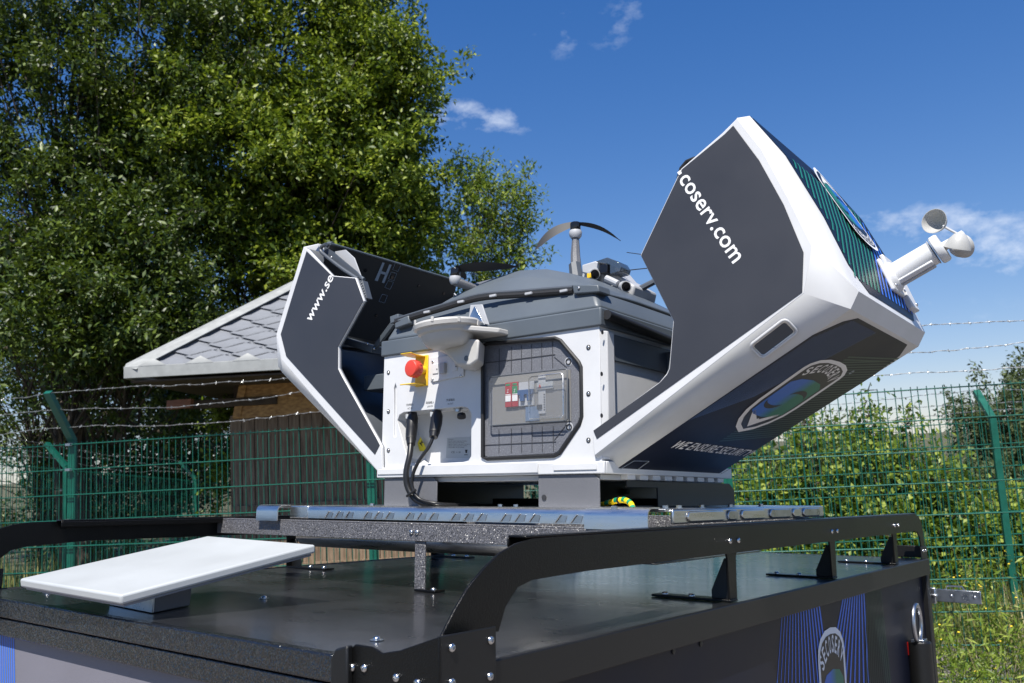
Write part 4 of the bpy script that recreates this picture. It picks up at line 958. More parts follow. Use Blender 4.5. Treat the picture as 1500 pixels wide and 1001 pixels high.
# ================================================================== DRONE on the pad
dr = thing('drone', 'grey quadcopter drone with black propellers sitting on the open dock', 'drone', at(800, 420, 'Y', 1.9))
mA, mB = at(843, 338, 'Y', 1.90), at(667, 405, 'Y', 1.70)
def motor(p, ax, r=.0135):
    MB().lathe(p, ax, [(r*.9, -.022), (r*1.15, -.016), (r*1.25, -.006), (r*1.1, .0)], 24).build('motor_mount', M['lightgray'], dr)
    m_ = MB().lathe(p, ax, [(r*.95, .0005), (r, .002), (r, .020), (r*.85, .023), (r*.5, .024)], 24).build('motor', M['glossblack'], dr)
    return m_
def blade(hubp, tip, parent, chord=.018, droop=0., bend=.0, pitch=0):
    a, b = Vector(hubp), Vector(tip); e = b-a; L_ = e.length; t_ = e.normalized(); s_ = t_.cross(Vector((0, 0, 1))).normalized(); n_ = s_.cross(t_)
    vs = []; fs = []; N = 12
    for i in range(N+1):
        t = i/N; wd = chord*(.45 + 1.6*t*(1-t)*1.5 if t < .9 else .75*(1-t)*4+.2); c = a + e*t + n_*(droop*math.sin(math.pi*t) - .0*t); tw = R(28*(1-t)+6+pitch)
        d = (s_*math.cos(tw) + n_*math.sin(tw))*wd*.5; th = n_*.0011
        sh = s_*bend*math.sin(math.pi*t)
        vs += [c-d+sh, c+th+sh, c+d+sh, c-th+sh]
    for i in range(N):
        for k in range(4): fs.append((4*i+k, 4*i+(k+1) % 4, 4*i+4+(k+1) % 4, 4*i+4+k))
    fs += [(3, 2, 1, 0), (4*N, 4*N+1, 4*N+2, 4*N+3)]
    MB().add(vs, fs).build('propeller_blade', M['prop'], parent, smooth=60)
m1 = motor(mA, (0, 0, 1), .0145)
blade(mA + Vector((0, 0, .021)), at(784, 366, 'Y', 1.84), m1, .030, .014, 0, 42)
blade(mA + Vector((0, 0, .021)), at(909, 353, 'Y', 1.95), m1, .020, .012)
MB().tube([mA + Vector((0, 0, -.018)), at(843, 375, 'Y', 1.90), at(845, 408, 'Y', 1.88)], [.0095, .0135, .0165], 8).build('arm', M['bracket'], dr)
MB().tube([at(842, 388, 'Y', 1.885), at(845, 409, 'Y', 1.875)], [.0170, .0195], 8).build('arm_sleeve', M['gray2'], dr)
m2 = motor(mB, (.05, -.05, 1), .0135)
blade(mB + Vector((0, 0, .021)), at(760, 391, 'Y', 1.78), m2, .040, .004)
blade(mB + Vector((0, 0, .021)), mB + Vector((-.05, .10, .02)), m2, .02, .004)
MB().tube([mB + Vector((0, 0, -.014)), mB + Vector((.03, .04, -.030)), at(720, 415, 'Y', 1.85)], [.013, .012, .012], 10).build('arm', M['bracket'], dr)
DY = 1.86
bd = MB().prism([at(x, y, 'Y', DY) for x, y in ((855, 388), (872, 383), (885, 384), (900, 402), (930, 418), (925, 440), (880, 440), (850, 410))], (.0, .12, 0)).build('fuselage', M['lightgray'], dr, .006)
pay = MB().prism([at(x, y, 'Y', DY-.03) for x, y in ((872, 383), (889, 377), (905, 383), (910, 391), (908, 398), (893, 402), (893, 388), (880, 386))], (0, .05, 0)).build('visor', M['lens'], dr, .002)
MB().prism([at(x, y, 'Y', DY-.02) for x, y in ((852, 388), (872, 382), (878, 384), (876, 398), (860, 402), (852, 400))], (0, .05, 0)).build('battery_cover', M['lightgray'], dr, .004)
MB().obox(at(890, 396, 'Y', DY-.01), Vector((.012, 0, 0)), Vector((0, .02, 0)), Vector((0, 0, .012))).build('payload_bay', M['glossblack'], dr, .002)
for (x, y, r_) in ((874, 403, .0150), (920, 421, .0145)):
    p = at(x, y, 'Y', DY-.035)
    g_ = MB().lathe(p + Vector((-.016, .01, .006)), (.75, -.6, -.2), [(.010, -.02), (r_*.95, -.008), (r_, .006), (r_*.98, .010), (r_*.7, .0105)], 24).build('camera_barrel', M['lightgray'], dr)
    q = p + Vector((-.016, .01, .006)) + Vector((.75, -.6, -.2)).normalized()*.0106
    MB().lathe(q, (.75, -.6, -.2), [(r_*.82, 0), (r_*.80, .001), (r_*.45, .0012), (r_*.4, .003), (.0001, .0034)], 24).build('lens', M['glossblack'], g_)
MB().obox(at(863, 404, 'Y', DY-.04), Vector((.006, 0, 0)), Vector((0, .002, 0)), Vector((0, 0, .0065))).build('yellow_mark', M['yellow'], dr, .001)
MB().tube([at(888, 408, 'Y', DY-.03), at(905, 416, 'Y', DY-.03)], .009, 10).build('gimbal_arm', M['lightgray'], dr)
MB().tube([at(922, 432, 'Y', DY+.02), at(975, 404, 'Y', DY+.10)], [.009, .008], 8).build('arm', M['gray2'], dr)
m3_ = motor(at(985, 399, 'Y', 2.05), (0, 0, 1), .0135)
blade(at(985, 385, 'Y', 2.05), at(918, 370, 'Y', 2.02), m3_, .012, .004)
blade(at(985, 385, 'Y', 2.05), at(1040, 392, 'Y', 2.08), m3_, .012, .004)
MB().tube(smoothpath([at(893, 403, 'Y', DY), at(915, 397, 'Y', DY+.05), at(950, 393, 'Y', DY+.1)], 4), .0014, 6).build('antenna_wire', M['rubber'], dr)

# ================================================================== SATELLITE DISH (flat panel)
A_, B_, C_, D_ = Vector((-1.766, .745, -.151)), Vector((-1.424, .763, -.160)), Vector((-1.372, 1.126, -.091)), Vector((-1.714, 1.108, -.083))
nD = (B_-A_).cross(D_-A_).normalized()
sc_ = 1.06
A_, B_, C_, D_ = [p*sc_ for p in (A_, B_, C_, D_)]
sd_ = thing('satellite_dish', 'flat white satellite dish panel on a short foot at the trailer front', 'satellite dish', (A_+B_+C_+D_)/4 + Vector((0, 0, -.06)))
MB().prism([p - nD*.018 for p in (A_, B_, C_, D_)], nD*.018).build('panel', M['dish'], sd_, .0045, seg=3)
cD = (A_+B_+C_+D_)/4
MB().prism([cD + (p-cD)*.965 - nD*.0235 for p in (A_, B_, C_, D_)], nD*.0054).build('panel_back', M['dishgray'], sd_, .001)
f0, f1, f2 = at(160, 886, 'Z', ZR), at(226, 899, 'Z', ZR), at(281, 889, 'Z', ZR)
ex_ = Vector((f1.x-f0.x, f1.y-f0.y, 0)); ey_ = Vector((f2.x-f1.x, f2.y-f1.y, 0))
base = [f0, f1, f2, f0 + ey_]
topz = lambda p: (cD.dot(nD) - .024 - p.x*nD.x - p.y*nD.y)/nD.z
tv = [Vector((p.x, p.y, topz(p))) for p in [q + (cD*0) for q in base]]
bv = [Vector((q.x, q.y, ZR+.001)) for q in [f0 + ex_*.06, f1, f2 - ex_*.04, f0+ey_]]
MB().add(bv + tv, [(3, 2, 1, 0), (4, 5, 6, 7)] + [(i, (i+1) % 4, 4+(i+1) % 4, 4+i) for i in range(4)]).build('foot', M['dishgray'], sd_, .003)
MB().prism([bv[0]+Vector((0, -.0005, 0)), bv[1]+Vector((0, -.0005, 0)), tv[1]+Vector((0, -.0005, 0)), tv[0]+Vector((0, -.0005, 0))], (0, -.004, 0)).build('foot_cover', M['zinc'], sd_, .001)

# ================================================================== CABLES
def plug_and_cable(name, label, plug, path, r):
    t = thing(name, label, 'cable', plug[0], group='black cables plugged into the dock')
    bq = MB(); e = (plug[-1]-plug[0])
    MB().tube(plug, [.0115, .0150, .0150, .0140, .0105][:len(plug)], 12).build('plug', M['cable'], t)
    MB().lathe(plug[0] + Vector((0, 0, .006)), (0, 0, -1), [(.0115, -.004), (.0125, .0), (.0125, .006), (.010, .007)], 20).build('plug_collar', M['zinc'], t)
    MB().obox(plug[1] + Vector((-.007, -.012, .004)), Vector((.004, 0, 0)), Vector((0, .002, 0)), Vector((0, 0, .006))).build('release_tab', M['dish'], t, .001)
    for k in range(3): MB().lathe(plug[3] + (plug[4]-plug[3])*(.2+.3*k), (plug[4]-plug[3]), [(.0135-.002*k, 0), (.0135-.002*k, .004)], 16).build('gland_ring', M['rubber'], t)
    MB().tube(smoothpath(path, 7), r, 12).build('cable', M['cable'], t)
    return t
def Yv(x, y, Y): return at(x, y, 'Y', Y)
plug_and_cable('power_cable', 'thick black cable from the left socket of the dock', [Yv(604, 604, 1.580), Yv(604, 613, 1.575), Yv(603, 628, 1.570), Yv(602, 640, 1.565), Yv(602, 652, 1.556)],
               [Yv(602, 648, 1.558), Yv(600, 668, 1.545), Yv(595, 692, 1.535), Yv(597, 713, 1.535), Yv(608, 731, 1.54), Yv(628, 740, 1.55), Yv(660, 742, 1.60), Yv(700, 741, 1.70)], .0076)
plug_and_cable('data_cable', 'thin black cable from the middle socket of the dock', [Yv(640, 602, 1.580), Yv(640, 610, 1.575), Yv(639, 620, 1.570), Yv(637, 630, 1.565), Yv(635, 641, 1.556)],
               [Yv(635, 639, 1.558), Yv(628, 655, 1.548), Yv(614, 675, 1.535), Yv(605, 695, 1.53), Yv(604, 714, 1.53), Yv(614, 731, 1.535), Yv(640, 738, 1.55), Yv(670, 740, 1.60)], .0044)
ct = thing('cable_tie', 'black cable tie binding the two dock cables near the foot plate', 'cable tie', Yv(604, 722, 1.53))
MB().tube([Yv(596, 727, 1.527), Yv(603, 722, 1.526), Yv(609, 718, 1.528)], .0035, 8).build('tie_strap', M['rubber'], ct)
# yellow-green earth wire
ew_ = thing('earth_wire', 'yellow and green striped earth wire behind the right foot plate', 'wire', Yv(900, 738, 1.75))
pth = smoothpath([Yv(872, 740, 1.64), Yv(886, 739, 1.63), Yv(902, 734, 1.61), Yv(915, 733, 1.60), Yv(924, 738, 1.59), Yv(928, 748, 1.58)], 6)
MB().tube(pth, .0062, 12).build('wire_core', M['cable_yellow'], ew_)
for i in range(2, len(pth)-3, 5):
    MB().tube([p + Vector((0, -.0012, .0010)) for p in pth[i:i+3]], .0060, 10).build('green_stripe', M['cable_green'], ew_)
MB().lathe(pth[14], (pth[15]-pth[13]), [(.0080, 0), (.0080, .004)], 14).build('wire_tie', M['rubber'], ew_)
jb = thing('junction_box', 'small green relay box seen through the gap below the dock', 'junction box', Yv(880, 728, 1.95))
MB().obox(Yv(872, 729, 1.95) + Vector((0, 0, .004)), Vector((.035, 0, 0)), Vector((0, .02, 0)), Vector((0, 0, .024))).build('housing', M['cable_green'], jb, .002)
MB().obox(Yv(906, 720, 1.93), Vector((.03, 0, 0)), Vector((0, .01, 0)), Vector((0, 0, .007))).build('cap', M['rubber'], jb, .002)

# ================================================================== move everything of the trailer into the world (it stands tilted)
for o in TILT: o.matrix_world = TR @ Matrix.Translation(o.location)
ORIGW = {}

# ================================================================== GROUND (world frame, z = 0)
def ground():
    me = bpy.data.meshes.new('ground'); N = 90; xs = np.sign(np.linspace(-1, 1, N))*np.abs(np.linspace(-1, 1, N))**3*600
    X, Y = np.meshgrid(xs, xs + 0); Z = .03*np.sin(X*.9)*np.cos(Y*.7)*np.exp(-(X*X+Y*Y)/2e4)
    v = np.stack([X.ravel(), Y.ravel(), Z.ravel()], 1); f = [(j*N+i, j*N+i+1, (j+1)*N+i+1, (j+1)*N+i) for j in range(N-1) for i in range(N-1)]
    me.from_pydata(v.tolist(), [], f); me.materials.append(M['meadow']); me.shade_smooth()
    o = bpy.data.objects.new('ground', me); COL.objects.link(o); o['kind'] = 'structure'
ground()
gm = MB().add([(-9, -4, .035), (9, -4, .035), (9, 7.4, .035), (-9, 7.4, .035)], [(0,1,2,3)]); gp_ = gm.build('gravel_yard', M['gravel']); gp_['kind'] = 'structure'
# loose stones
def scatter_stones():
    n = 2600; base = np.array([(1,0,0),(-1,0,0),(0,1,0),(0,-1,0),(0,0,1),(0,0,-.6)], float); tri = np.array([(0,2,4),(2,1,4),(1,3,4),(3,0,4),(2,0,5),(1,2,5),(3,1,5),(0,3,5)])
    p = np.stack([rng.uniform(1.2, 5.5, n), rng.uniform(3.6, 8.4, n), np.full(n, .04)], 1); s = rng.uniform(.01, .032, n)
    V = base[None]*s[:, None, None]*rng.uniform(.6, 1.3, (n, 6, 1)) + p[:, None]; Fc = tri[None] + (np.arange(n)*6)[:, None, None]
    me = bpy.data.meshes.new('gravel'); me.from_pydata(V.reshape(-1, 3).tolist(), [], Fc.reshape(-1, 3).tolist()); me.materials.append(M['gravel'])
    o = bpy.data.objects.new('gravel', me); COL.objects.link(o); o['kind'] = 'stuff'
scatter_stones()

# ================================================================== FENCES
def bar_mesh(name, m, w, d, h):
    return mesh_of(name, MB().box((-w/2, -d/2, 0), (w/2, d/2, h)).v, MB().box((0,0,0),(1,1,1)).f, m, 0)
def rod_mesh(name, m, r, h, n=6):
    b = MB().lathe((0, 0, 0), (0, 0, 1), [(r, 0), (r, h)], n); return mesh_of(name, b.v, b.f, m, 60)
def fence(name, label, P0, P1, ztop0, ztop1, posts, armdir, seed, AH=.28, AV=.38, slack=None):
    P0, P1 = Vector(P0), Vector(P1); L = (P1-P0).length; t = (P1-P0)/L; nrm = Vector((t.y, -t.x, 0)); ang = math.atan2(t.y, t.x); rd = random.Random(seed)
    fo = bpy.data.objects.new(name, None); COL.objects.link(fo); fo.location = (P0.x, P0.y, 0); fo['label'] = label; fo['category'] = 'fence'
    H = 2.0; vm = rod_mesh('vertical_rod', M['fence'], .0030, H+.02); slope = (ztop1-ztop0)/L
    hl = 2.5; hm = rod_mesh('horizontal_rod', M['fence'], .0042, 1.0)
    n = int(L/.05)
    for i in range(n):
        s = .025 + i*.05; z = ztop0 + slope*s - H
        o = link('vertical_rod', vm, fo); o.location = Vector((t.x*s, t.y*s, z)); o.rotation_euler = (rd.uniform(-.002, .002), rd.uniform(-.003, .003), 0)
    for k in range(11):
        z0 = ztop0 - .2*k; z1 = ztop1 - .2*k
        for sg in (1, -1):
            o = link('horizontal_rod', hm, fo); a = Vector((0, 0, z0)) + nrm*.0065*sg; b = Vector((t.x*L, t.y*L, z1)) + nrm*.0065*sg
            o.location = a; q = (b-a).to_track_quat('Z', 'Y'); o.rotation_mode = 'QUATERNION'; o.rotation_quaternion = q; o.scale = (1, 1, (b-a).length)
    for s in posts:
        z = ztop0 + slope*s
        base = Vector((t.x*s, t.y*s, 0)) - nrm*.045*armdir
        up_ = MB().box((-.03, -.02, -.1), (.03, .02, z+.03)); pm = mesh_of('post', up_.v, up_.f, M['fence'], 0)
        po = link('post', pm, fo); po.location = base; po.rotation_euler = (0, 0, ang)
        md = po.modifiers.new('bevel', 'BEVEL'); md.width = .004; md.segments = 2
        a = Vector((0, 0, z+.03)); b = a + Vector((0, -AH*armdir, AV)); e = (b-a).normalized(); s_ = Vector((1, 0, 0)); n_ = e.cross(s_)
        am = MB().obox((a+b)/2, e*(b-a).length/2, s_*.030, n_*.020); ao = link('post_arm', mesh_of('post_arm', am.v, am.f, M['fence'], 0), po)
        for kz in (.0, -.2, -.6, -1.0):
            c_ = MB().obox(Vector((0, -.045*armdir, z+kz)), Vector((.022, 0, 0)), Vector((0, .014, 0)), Vector((0, 0, .010))); link('clamp', mesh_of('clamp', c_.v, c_.f, M['zinc'], 0), po)
    # barbed wire strands: two twisted strands with four-point barbs
    for wi, fr_ in enumerate((.98, .62, .26)):
        pts = []; N = int(L/.055); ph = rd.uniform(0, 6); am_ = [rd.uniform(-.012, .012) for _ in range(N+1)]; acc = 0
        for i in range(N+1):
            s = L*i/N; acc = acc*.8 + am_[i]*.45
            near = min(abs(s-p) for p in posts) if posts else 1
            sag = -.022*min(1, near/1.1) + .016*math.sin(s*2.3+ph) + acc
            if slack and s < slack[0]: sag -= (slack[0]-s)*slack[1][wi]
            z = ztop0 + slope*s + .03 + AV*fr_ + sag; off_ = nrm*(AH*fr_*armdir - .045*armdir)
            pts.append(Vector((t.x*s, t.y*s, z)) + off_)
        wb = MB()
        for ph_ in (0, math.pi):
            tw = []
            for i, p in enumerate(smoothpath(pts, 2)): a = i*1.35 + ph_; tw.append(p + Vector((0, 0, 1))*.0022*math.cos(a) + nrm*.0022*math.sin(a))
            wb.tube(tw, .0016, 4)
        wo_ = wb.build('barbed_wire', M['wire']); wo_.parent = fo
        for i in range(1, N, 2):
            p = pts[i]; bb_ = MB()
            for kk in range(2):
                d = Vector((rd.uniform(-1, 1), rd.uniform(-1, 1), rd.uniform(-1, 1))).normalized()*.014; bb_.tube([p-d + t*.004*kk, p+d + t*.004*kk], .0013, 4)
            bb_.tube([p - t*.006, p + t*.006], .0038, 5)
            bo = bb_.build('barb', M['wire']); bo.parent = wo_
    return fo
def fp(a, D, s): 
    n = Vector((math.sin(a), math.cos(a), 0)); t = Vector((math.cos(a), -math.sin(a), 0)); return n*D + t*s
aF, DF = .213537, 5.98472
fence('mesh_fence', 'green double-rod mesh fence nearest the trailer with barbed wire above the shed side', fp(aF, DF, -6.9), fp(aF, DF, 4.2), CAMZ+.266, CAMZ+.266, [6.9-4.989, 6.9-2.43, 6.9+.131, 6.9+2.69], 1, 3)
aB, DB = .07106, 8.08976
fence('mesh_fence', 'farther green mesh fence in front of the bright shrubs, post arm tipped towards the shed', fp(aB, DB, -1.55), fp(aB, DB, 6.4), CAMZ+.046, CAMZ+.046, [1.55-1.3, 1.55+1.2, 1.55+3.72, 1.55+6.2-.05], -1, 5, .25, .26)
fence('mesh_fence', 'green mesh fence running away from the yard along the left side of the shed', (-4.83, 7.10, 0), (-4.20, 13.4, 0), CAMZ+.22, CAMZ-.28, [1.71, 4.52, 6.2], -1, 9, .22, .25)

# ================================================================== SHED
sh = bpy.data.objects.new('shed', None); COL.objects.link(sh); shY = 10.4
wl, wr = atw(337, 640, shY), atw(752, 800, shY)
sh.location = ((wl.x+wr.x)/2, shY, 0); sh['label'] = 'weathered plank shed with grey shingled hip roof behind the mesh fence'; sh['category'] = 'shed'
so_ = Vector(sh.location)
def sb_(b, name, m, bevel=0, parent=sh, **k):
    return b.build(name, M[m], parent, bevel, **k)
# planks of the front and left wall
x = wl.x; i = 0
ztopw = atw(340, 612, shY).z
while x < wr.x:
    wd = random.uniform(.13, .17); dz = random.uniform(-.006, .008)
    sb_(MB().box((x+.004, shY + dz, 0), (x+wd-.004, shY+.025+dz, ztopw+.02)), 'plank', 'plank', .002); x += wd
y = shY + .05
while y < shY + 3.2:
    wd = random.uniform(.15, .18); dz = random.uniform(0, .006)
    sb_(MB().box((wl.x-.01-dz, y+.003, 0), (wl.x+.015-dz, y+wd-.003, ztopw+.02)), 'plank', 'plank'); y += wd
y = shY + .05
while y < shY + 3.2:
    wd = random.uniform(.15, .18); dz = random.uniform(0, .006)
    sb_(MB().box((wr.x-.015+dz, y+.003, 0), (wr.x+.01+dz, y+wd-.003, ztopw+.02)), 'plank', 'plank'); y += wd
sb_(MB().box((wl.x+.03, shY+.05, 0), (wr.x-.03, shY+.08, ztopw+.6)), 'backing_wall', 'soffit')
sb_(MB().box((wl.x+.03, shY+3.1, 0), (wr.x-.03, shY+3.15, ztopw+.6)), 'rear_wall', 'soffit')
# battens across
for zz in (.55, 1.25): sb_(MB().box((wl.x+.02, shY-.03, zz), (wr.x-.02, shY-.006, zz+.07)), 'batten', 'plank', .002)
# osb gable boards
osb = [atw(341, 614, shY-.05), atw(356, 545, shY-.05), atw(520, 530, shY-.05), atw(520, 600, shY-.05)]
sb_(MB().prism(osb, (0, .02, 0)), 'osb_board', 'osb', .001)
sb_(MB().prism([atw(520.5, 600, shY-.05), atw(520.5, 530, shY-.05), atw(752, 520, shY-.05), atw(752, 590, shY-.05)], (0, .02, 0)), 'osb_board', 'osb', .001)
sb_(MB().prism([atw(341, 612, shY-.055), atw(355, 545, shY-.055), atw(366, 544, shY-.055), atw(352, 612, shY-.055)], (0, -.02, 0)), 'osb_trim', 'osb', .001)
blk = thing('wooden_beam', 'short red-brown beam end poking out below the shed roof', 'beam', atw(262, 592, 10.2), tilt=False)
MB().prism([atw(244, 587, 10.2), atw(280, 584, 10.2), atw(278, 597, 10.2), atw(243.5, 600, 10.2)], (0, .10, 0)).build('beam_end', M['redwood'], blk, .003)
MB().obox(atw(340, 590, 10.35), Vector((.55, 0, 0)), Vector((0, .05, 0)), Vector((0, 0, .05))).build('beam_body', M['soffit'], blk, .003)
# hip roof: front slope with shingles, flashing, fascia
EY = 9.35; E0 = atw(192, 545, EY); E1 = Vector((atw(830, 545, EY).x, EY, E0.z)); ap_ = atw(497, 388, 12.0); ap2 = ap_ + Vector((.02, 0, 0)); BL = Vector((E0.x, 14.8, E0.z)); BR = Vector((E1.x, 14.8, E1.z))
rf = sb_(MB().add([E0, E1, ap2, ap_, BL, BR], [(0,1,2,3), (0,3,4), (1,5,2), (3,2,5,4)]), 'roof', 'shingle', 0, smooth=0, solid=.03)
sb_(MB().add([E0 + Vector((0, 0, -.10)), E1 + Vector((0, 0, -.10)), BR + Vector((0, 0, -.10)), BL + Vector((0, 0, -.10))], [(0,1,2,3)]), 'soffit', 'soffit', 0, smooth=0, solid=.02)
# hexagonal shingles laid course over course on the front slope
eU = (E1-E0).normalized(); slope_v = (ap_ - E0) - eU*((ap_-E0).dot(eU)); eVs = slope_v.normalized(); nR = eU.cross(eVs).normalized(); nR = nR if nR.z > 0 else -nR
hk = (ap_-E0).dot(eU)/slope_v.length; hexw, hexh = .52, .30
shg = bpy.data.meshes.new('shingle')
row = 0; v = -.02
pts_ = [(-hexw/2+.010, hexh*.5), (0, hexh-.006), (hexw/2-.010, hexh*.5), (0, .006)]
hv = [eU*a + eVs*b_ + nR*z_ for z_ in (.016, .024) for a, b_ in pts_]
hfs = [(0,1,2,3), (7,6,5,4)] + [(i, (i+1) % 4, 4+(i+1) % 4, 4+i) for i in range(4)]
shm = mesh_of('shingle', hv, hfs, M['shingle'], 0)
while v < slope_v.length:
    u = hk*v - .1 + (hexw/2 if row % 2 else 0)
    while u < (E1-E0).length - 2.2*0 - hk*v and u < (E1-E0).length - .3 - (((E1-E0).length - hk*slope_v.length)/slope_v.length)*v:
        if u > hk*(v+.10) + .16:
            o = link('shingle', shm, rf); o.location = E0 + eU*u + eVs*v - so_
        u += hexw
    v += hexh*.5; row += 1
sb_(MB().prism([E0 + Vector((-.06, -.05, .055)), E1 + Vector((.06, -.05, .055)), E1 + Vector((.06, -.05, -.075)), E0 + Vector((-.06, -.05, -.075))], (0, .03, 0)), 'fascia', 'flash', .004)
sb_(MB().prism([E0 + Vector((-.05, 0, .05)), E0 + Vector((-.05, 0, -.075)), BL + Vector((-.05, 0, -.075)), BL + Vector((-.05, 0, .05))], (-.02, 0, 0)), 'fascia', 'flash', .004)
# gutter teeth: folded metal tabs on the eave
u = .25
while u < 4.2:
    p = E0 + eU*u + Vector((0, -.052, .05)); sb_(MB().prism([p + Vector((-.15, 0, 0)), p + Vector((.15, 0, 0)), p + eVs*.08 + nR*.045], (0, 0, .006)), 'edge_tab', 'flash'); u += hexw
# hip flashing
hd = (ap_-E0).normalized(); hs_ = hd.cross(nR).normalized()
sb_(MB().prism([E0 + nR*.045 - hs_*.02 - Vector((.05, 0, 0)), ap_ + nR*.045 - hs_*.02, ap_ + nR*.045 + hs_*.10*(1 if hs_.x > 0 else -1), E0 + nR*.045 + hs_*.10*(1 if hs_.x > 0 else -1)], nR*.012), 'hip_flashing', 'flash', .003)
sb_(MB().prism([E0 + Vector((-.08, .0, .045)), ap_ + Vector((-.02, .0, .055)), ap_ + Vector((-.02, .05, .11)), E0 + Vector((-.08, .05, .10))], (.02, .015, 0)), 'hip_flashing', 'flash', .003)

# ================================================================== TREES AND SHRUBS
def leaves_mesh(name, pos, size, m, aspect=.5, upbias=.6, outdir=None, fold=.25):
    n = len(pos); d = rng.normal(size=(n, 3)); d[:, 2] -= .25
    if outdir is not None: d += outdir*.8
    d /= np.linalg.norm(d, axis=1)[:, None]
    nn = rng.normal(size=(n, 3)); nn[:, 2] += upbias*2.6; nn[:, 1] -= .5; nn -= d*(nn*d).sum(1)[:, None]; nn /= np.linalg.norm(nn, axis=1)[:, None]
    s = np.cross(d, nn); L = size*rng.uniform(.65, 1.25, n)[:, None]; W = L*aspect*.5
    p0 = pos; p2 = pos + d*L; m1_ = pos + d*L*.45 + s*W + nn*W*fold; m2_ = pos + d*L*.45 - s*W + nn*W*fold
    V = np.stack([p0, m1_, p2, m2_], 1).reshape(-1, 3)
    me = bpy.data.meshes.new(name); me.vertices.add(4*n); me.vertices.foreach_set('co', V.astype(np.float32).ravel())
    me.loops.add(6*n); me.polygons.add(2*n)
    idx = (np.arange(n)*4)[:, None] + np.array([0, 1, 2, 0, 2, 3])[None]
    me.loops.foreach_set('vertex_index', idx.ravel().astype(np.int32)); me.polygons.foreach_set('loop_start', (np.arange(2*n)*3).astype(np.int32)); me.polygons.foreach_set('loop_total', np.full(2*n, 3, np.int32))
    me.update(calc_edges=True); me.validate(); me.materials.append(m)
    return me
def tree(name, label, base, lobes, nclump, per, leaf, m, size, trunkr, aspect=.42, hollow=.55, group=None, clr=(.22, .44), stems=1, cat='tree', droop=0., sup=9):
    """lobes: (x,y,z,rx,ry,rz,weight) ellipsoids in world space. Limbs run from the trunk to every clump."""
    base = Vector(base); t = bpy.data.objects.new(name, None); COL.objects.link(t); t.location = base; t['label'] = label; t['category'] = cat
    if group: t['group'] = group
    lb = np.array([l[:6] for l in lobes], float); wts = np.array([l[6] for l in lobes], float); wts /= wts.sum()
    k = rng.choice(len(lb), nclump, p=wts); d = rng.normal(size=(nclump, 3)); d /= np.linalg.norm(d, axis=1)[:, None]
    rad = (hollow + (1-hollow)*rng.random(nclump)**.8)[:, None]*(1 + .16*rng.normal(size=(nclump, 1)))
    c = lb[k, :3] + d*lb[k, 3:6]*rad
    if sup and nclump > 200:                      # clumps gather on boughs, with dark pockets between them
        ns = nclump//sup; own = rng.integers(0, ns, nclump); same = k[own]
        c2 = c[own] + rng.normal(size=(nclump, 3))*np.array([.36, .36, .25])
        keep = rng.random(nclump) < .82; c = np.where(keep[:, None], c2, c); d = np.where(keep[:, None], d[own], d)
    cr_ = rng.uniform(clr[0], clr[1], nclump)
    # leaves sit along short twigs inside each clump
    nt = 9; tw = rng.normal(size=(nclump, nt, 3)) + d[:, None]*.55; tw[:, :, 2] += .12 - droop; tw /= np.linalg.norm(tw, axis=2)[:, :, None]
    cnt = (per*(cr_/cr_.mean())**2).astype(int); ci = np.repeat(np.arange(nclump), cnt); n = len(ci); ti = rng.integers(0, nt, n); u = rng.random(n)**.75
    pos = c[ci] + tw[ci, ti]*(u*cr_[ci])[:, None] + rng.normal(size=(n, 3))*(.035 + .03*u)[:, None]; pos[:, 2] -= droop*.25*u*u
    me = leaves_mesh('crown', pos - np.array(base), size, m, aspect, .6, tw[ci, ti]*.7)
    co_ = bpy.data.objects.new('crown', me); COL.objects.link(co_); co_.parent = t
    # trunk and limbs
    b = MB(); ctr = lb[:, :3].mean(0)
    for s_ in range(stems):
        bo = base + Vector((random.uniform(-.3, .3)*(stems > 1), random.uniform(-.2, .2)*(stems > 1), 0)); l = lb[s_ % len(lb)]
        tp_ = Vector((l[0], l[1], l[2] + l[5]*.55)); pm = [bo, bo.lerp(tp_, .3) + Vector((random.uniform(-.15, .15), 0, 0)), bo.lerp(tp_, .65) + Vector((random.uniform(-.2, .2), 0, 0)), tp_]
        pth = smoothpath(pm, 4); b.tube([p-Vector((0, 0, 0)) for p in pth], [trunkr*(1-.85*i/(len(pth)-1)) for i in range(len(pth))], 8)
    idxs = rng.choice(nclump, min(nclump, 170), replace=False)
    for i in idxs:
        e = Vector(c[i]); l = lb[k[i]]; s0 = base.lerp(Vector((l[0], l[1], l[2] + l[5]*.5)), random.uniform(.35, .95)); 
        if s0.z > e.z: s0.z = base.z + (e.z-base.z)*random.uniform(.45, .85)
        mid = s0.lerp(e, .5) + Vector((random.uniform(-.12, .12), random.uniform(-.12, .12), random.uniform(.0, .25)))
        p = smoothpath([s0, mid, e], 3); r0 = trunkr*.20; b.tube(p, [r0*(1-.8*q/(len(p)-1)) for q in range(len(p))], 4, False)
        for q in range(3):
            dd = Vector(tw[i, q])*cr_[i]; b.tube([e, e + dd*.9], [.008, .003], 3, False)
    tk = b.build('trunk', M['bark']); tk.parent = t; tk.location = -base
    return t
def W(x, y, Y): return atw(x, y, Y)
def lobe(x, y, Y, rx, ry, rz, wt=1): p = atw(x, y, Y); return (p.x, p.y, p.z, rx, ry, rz, wt)
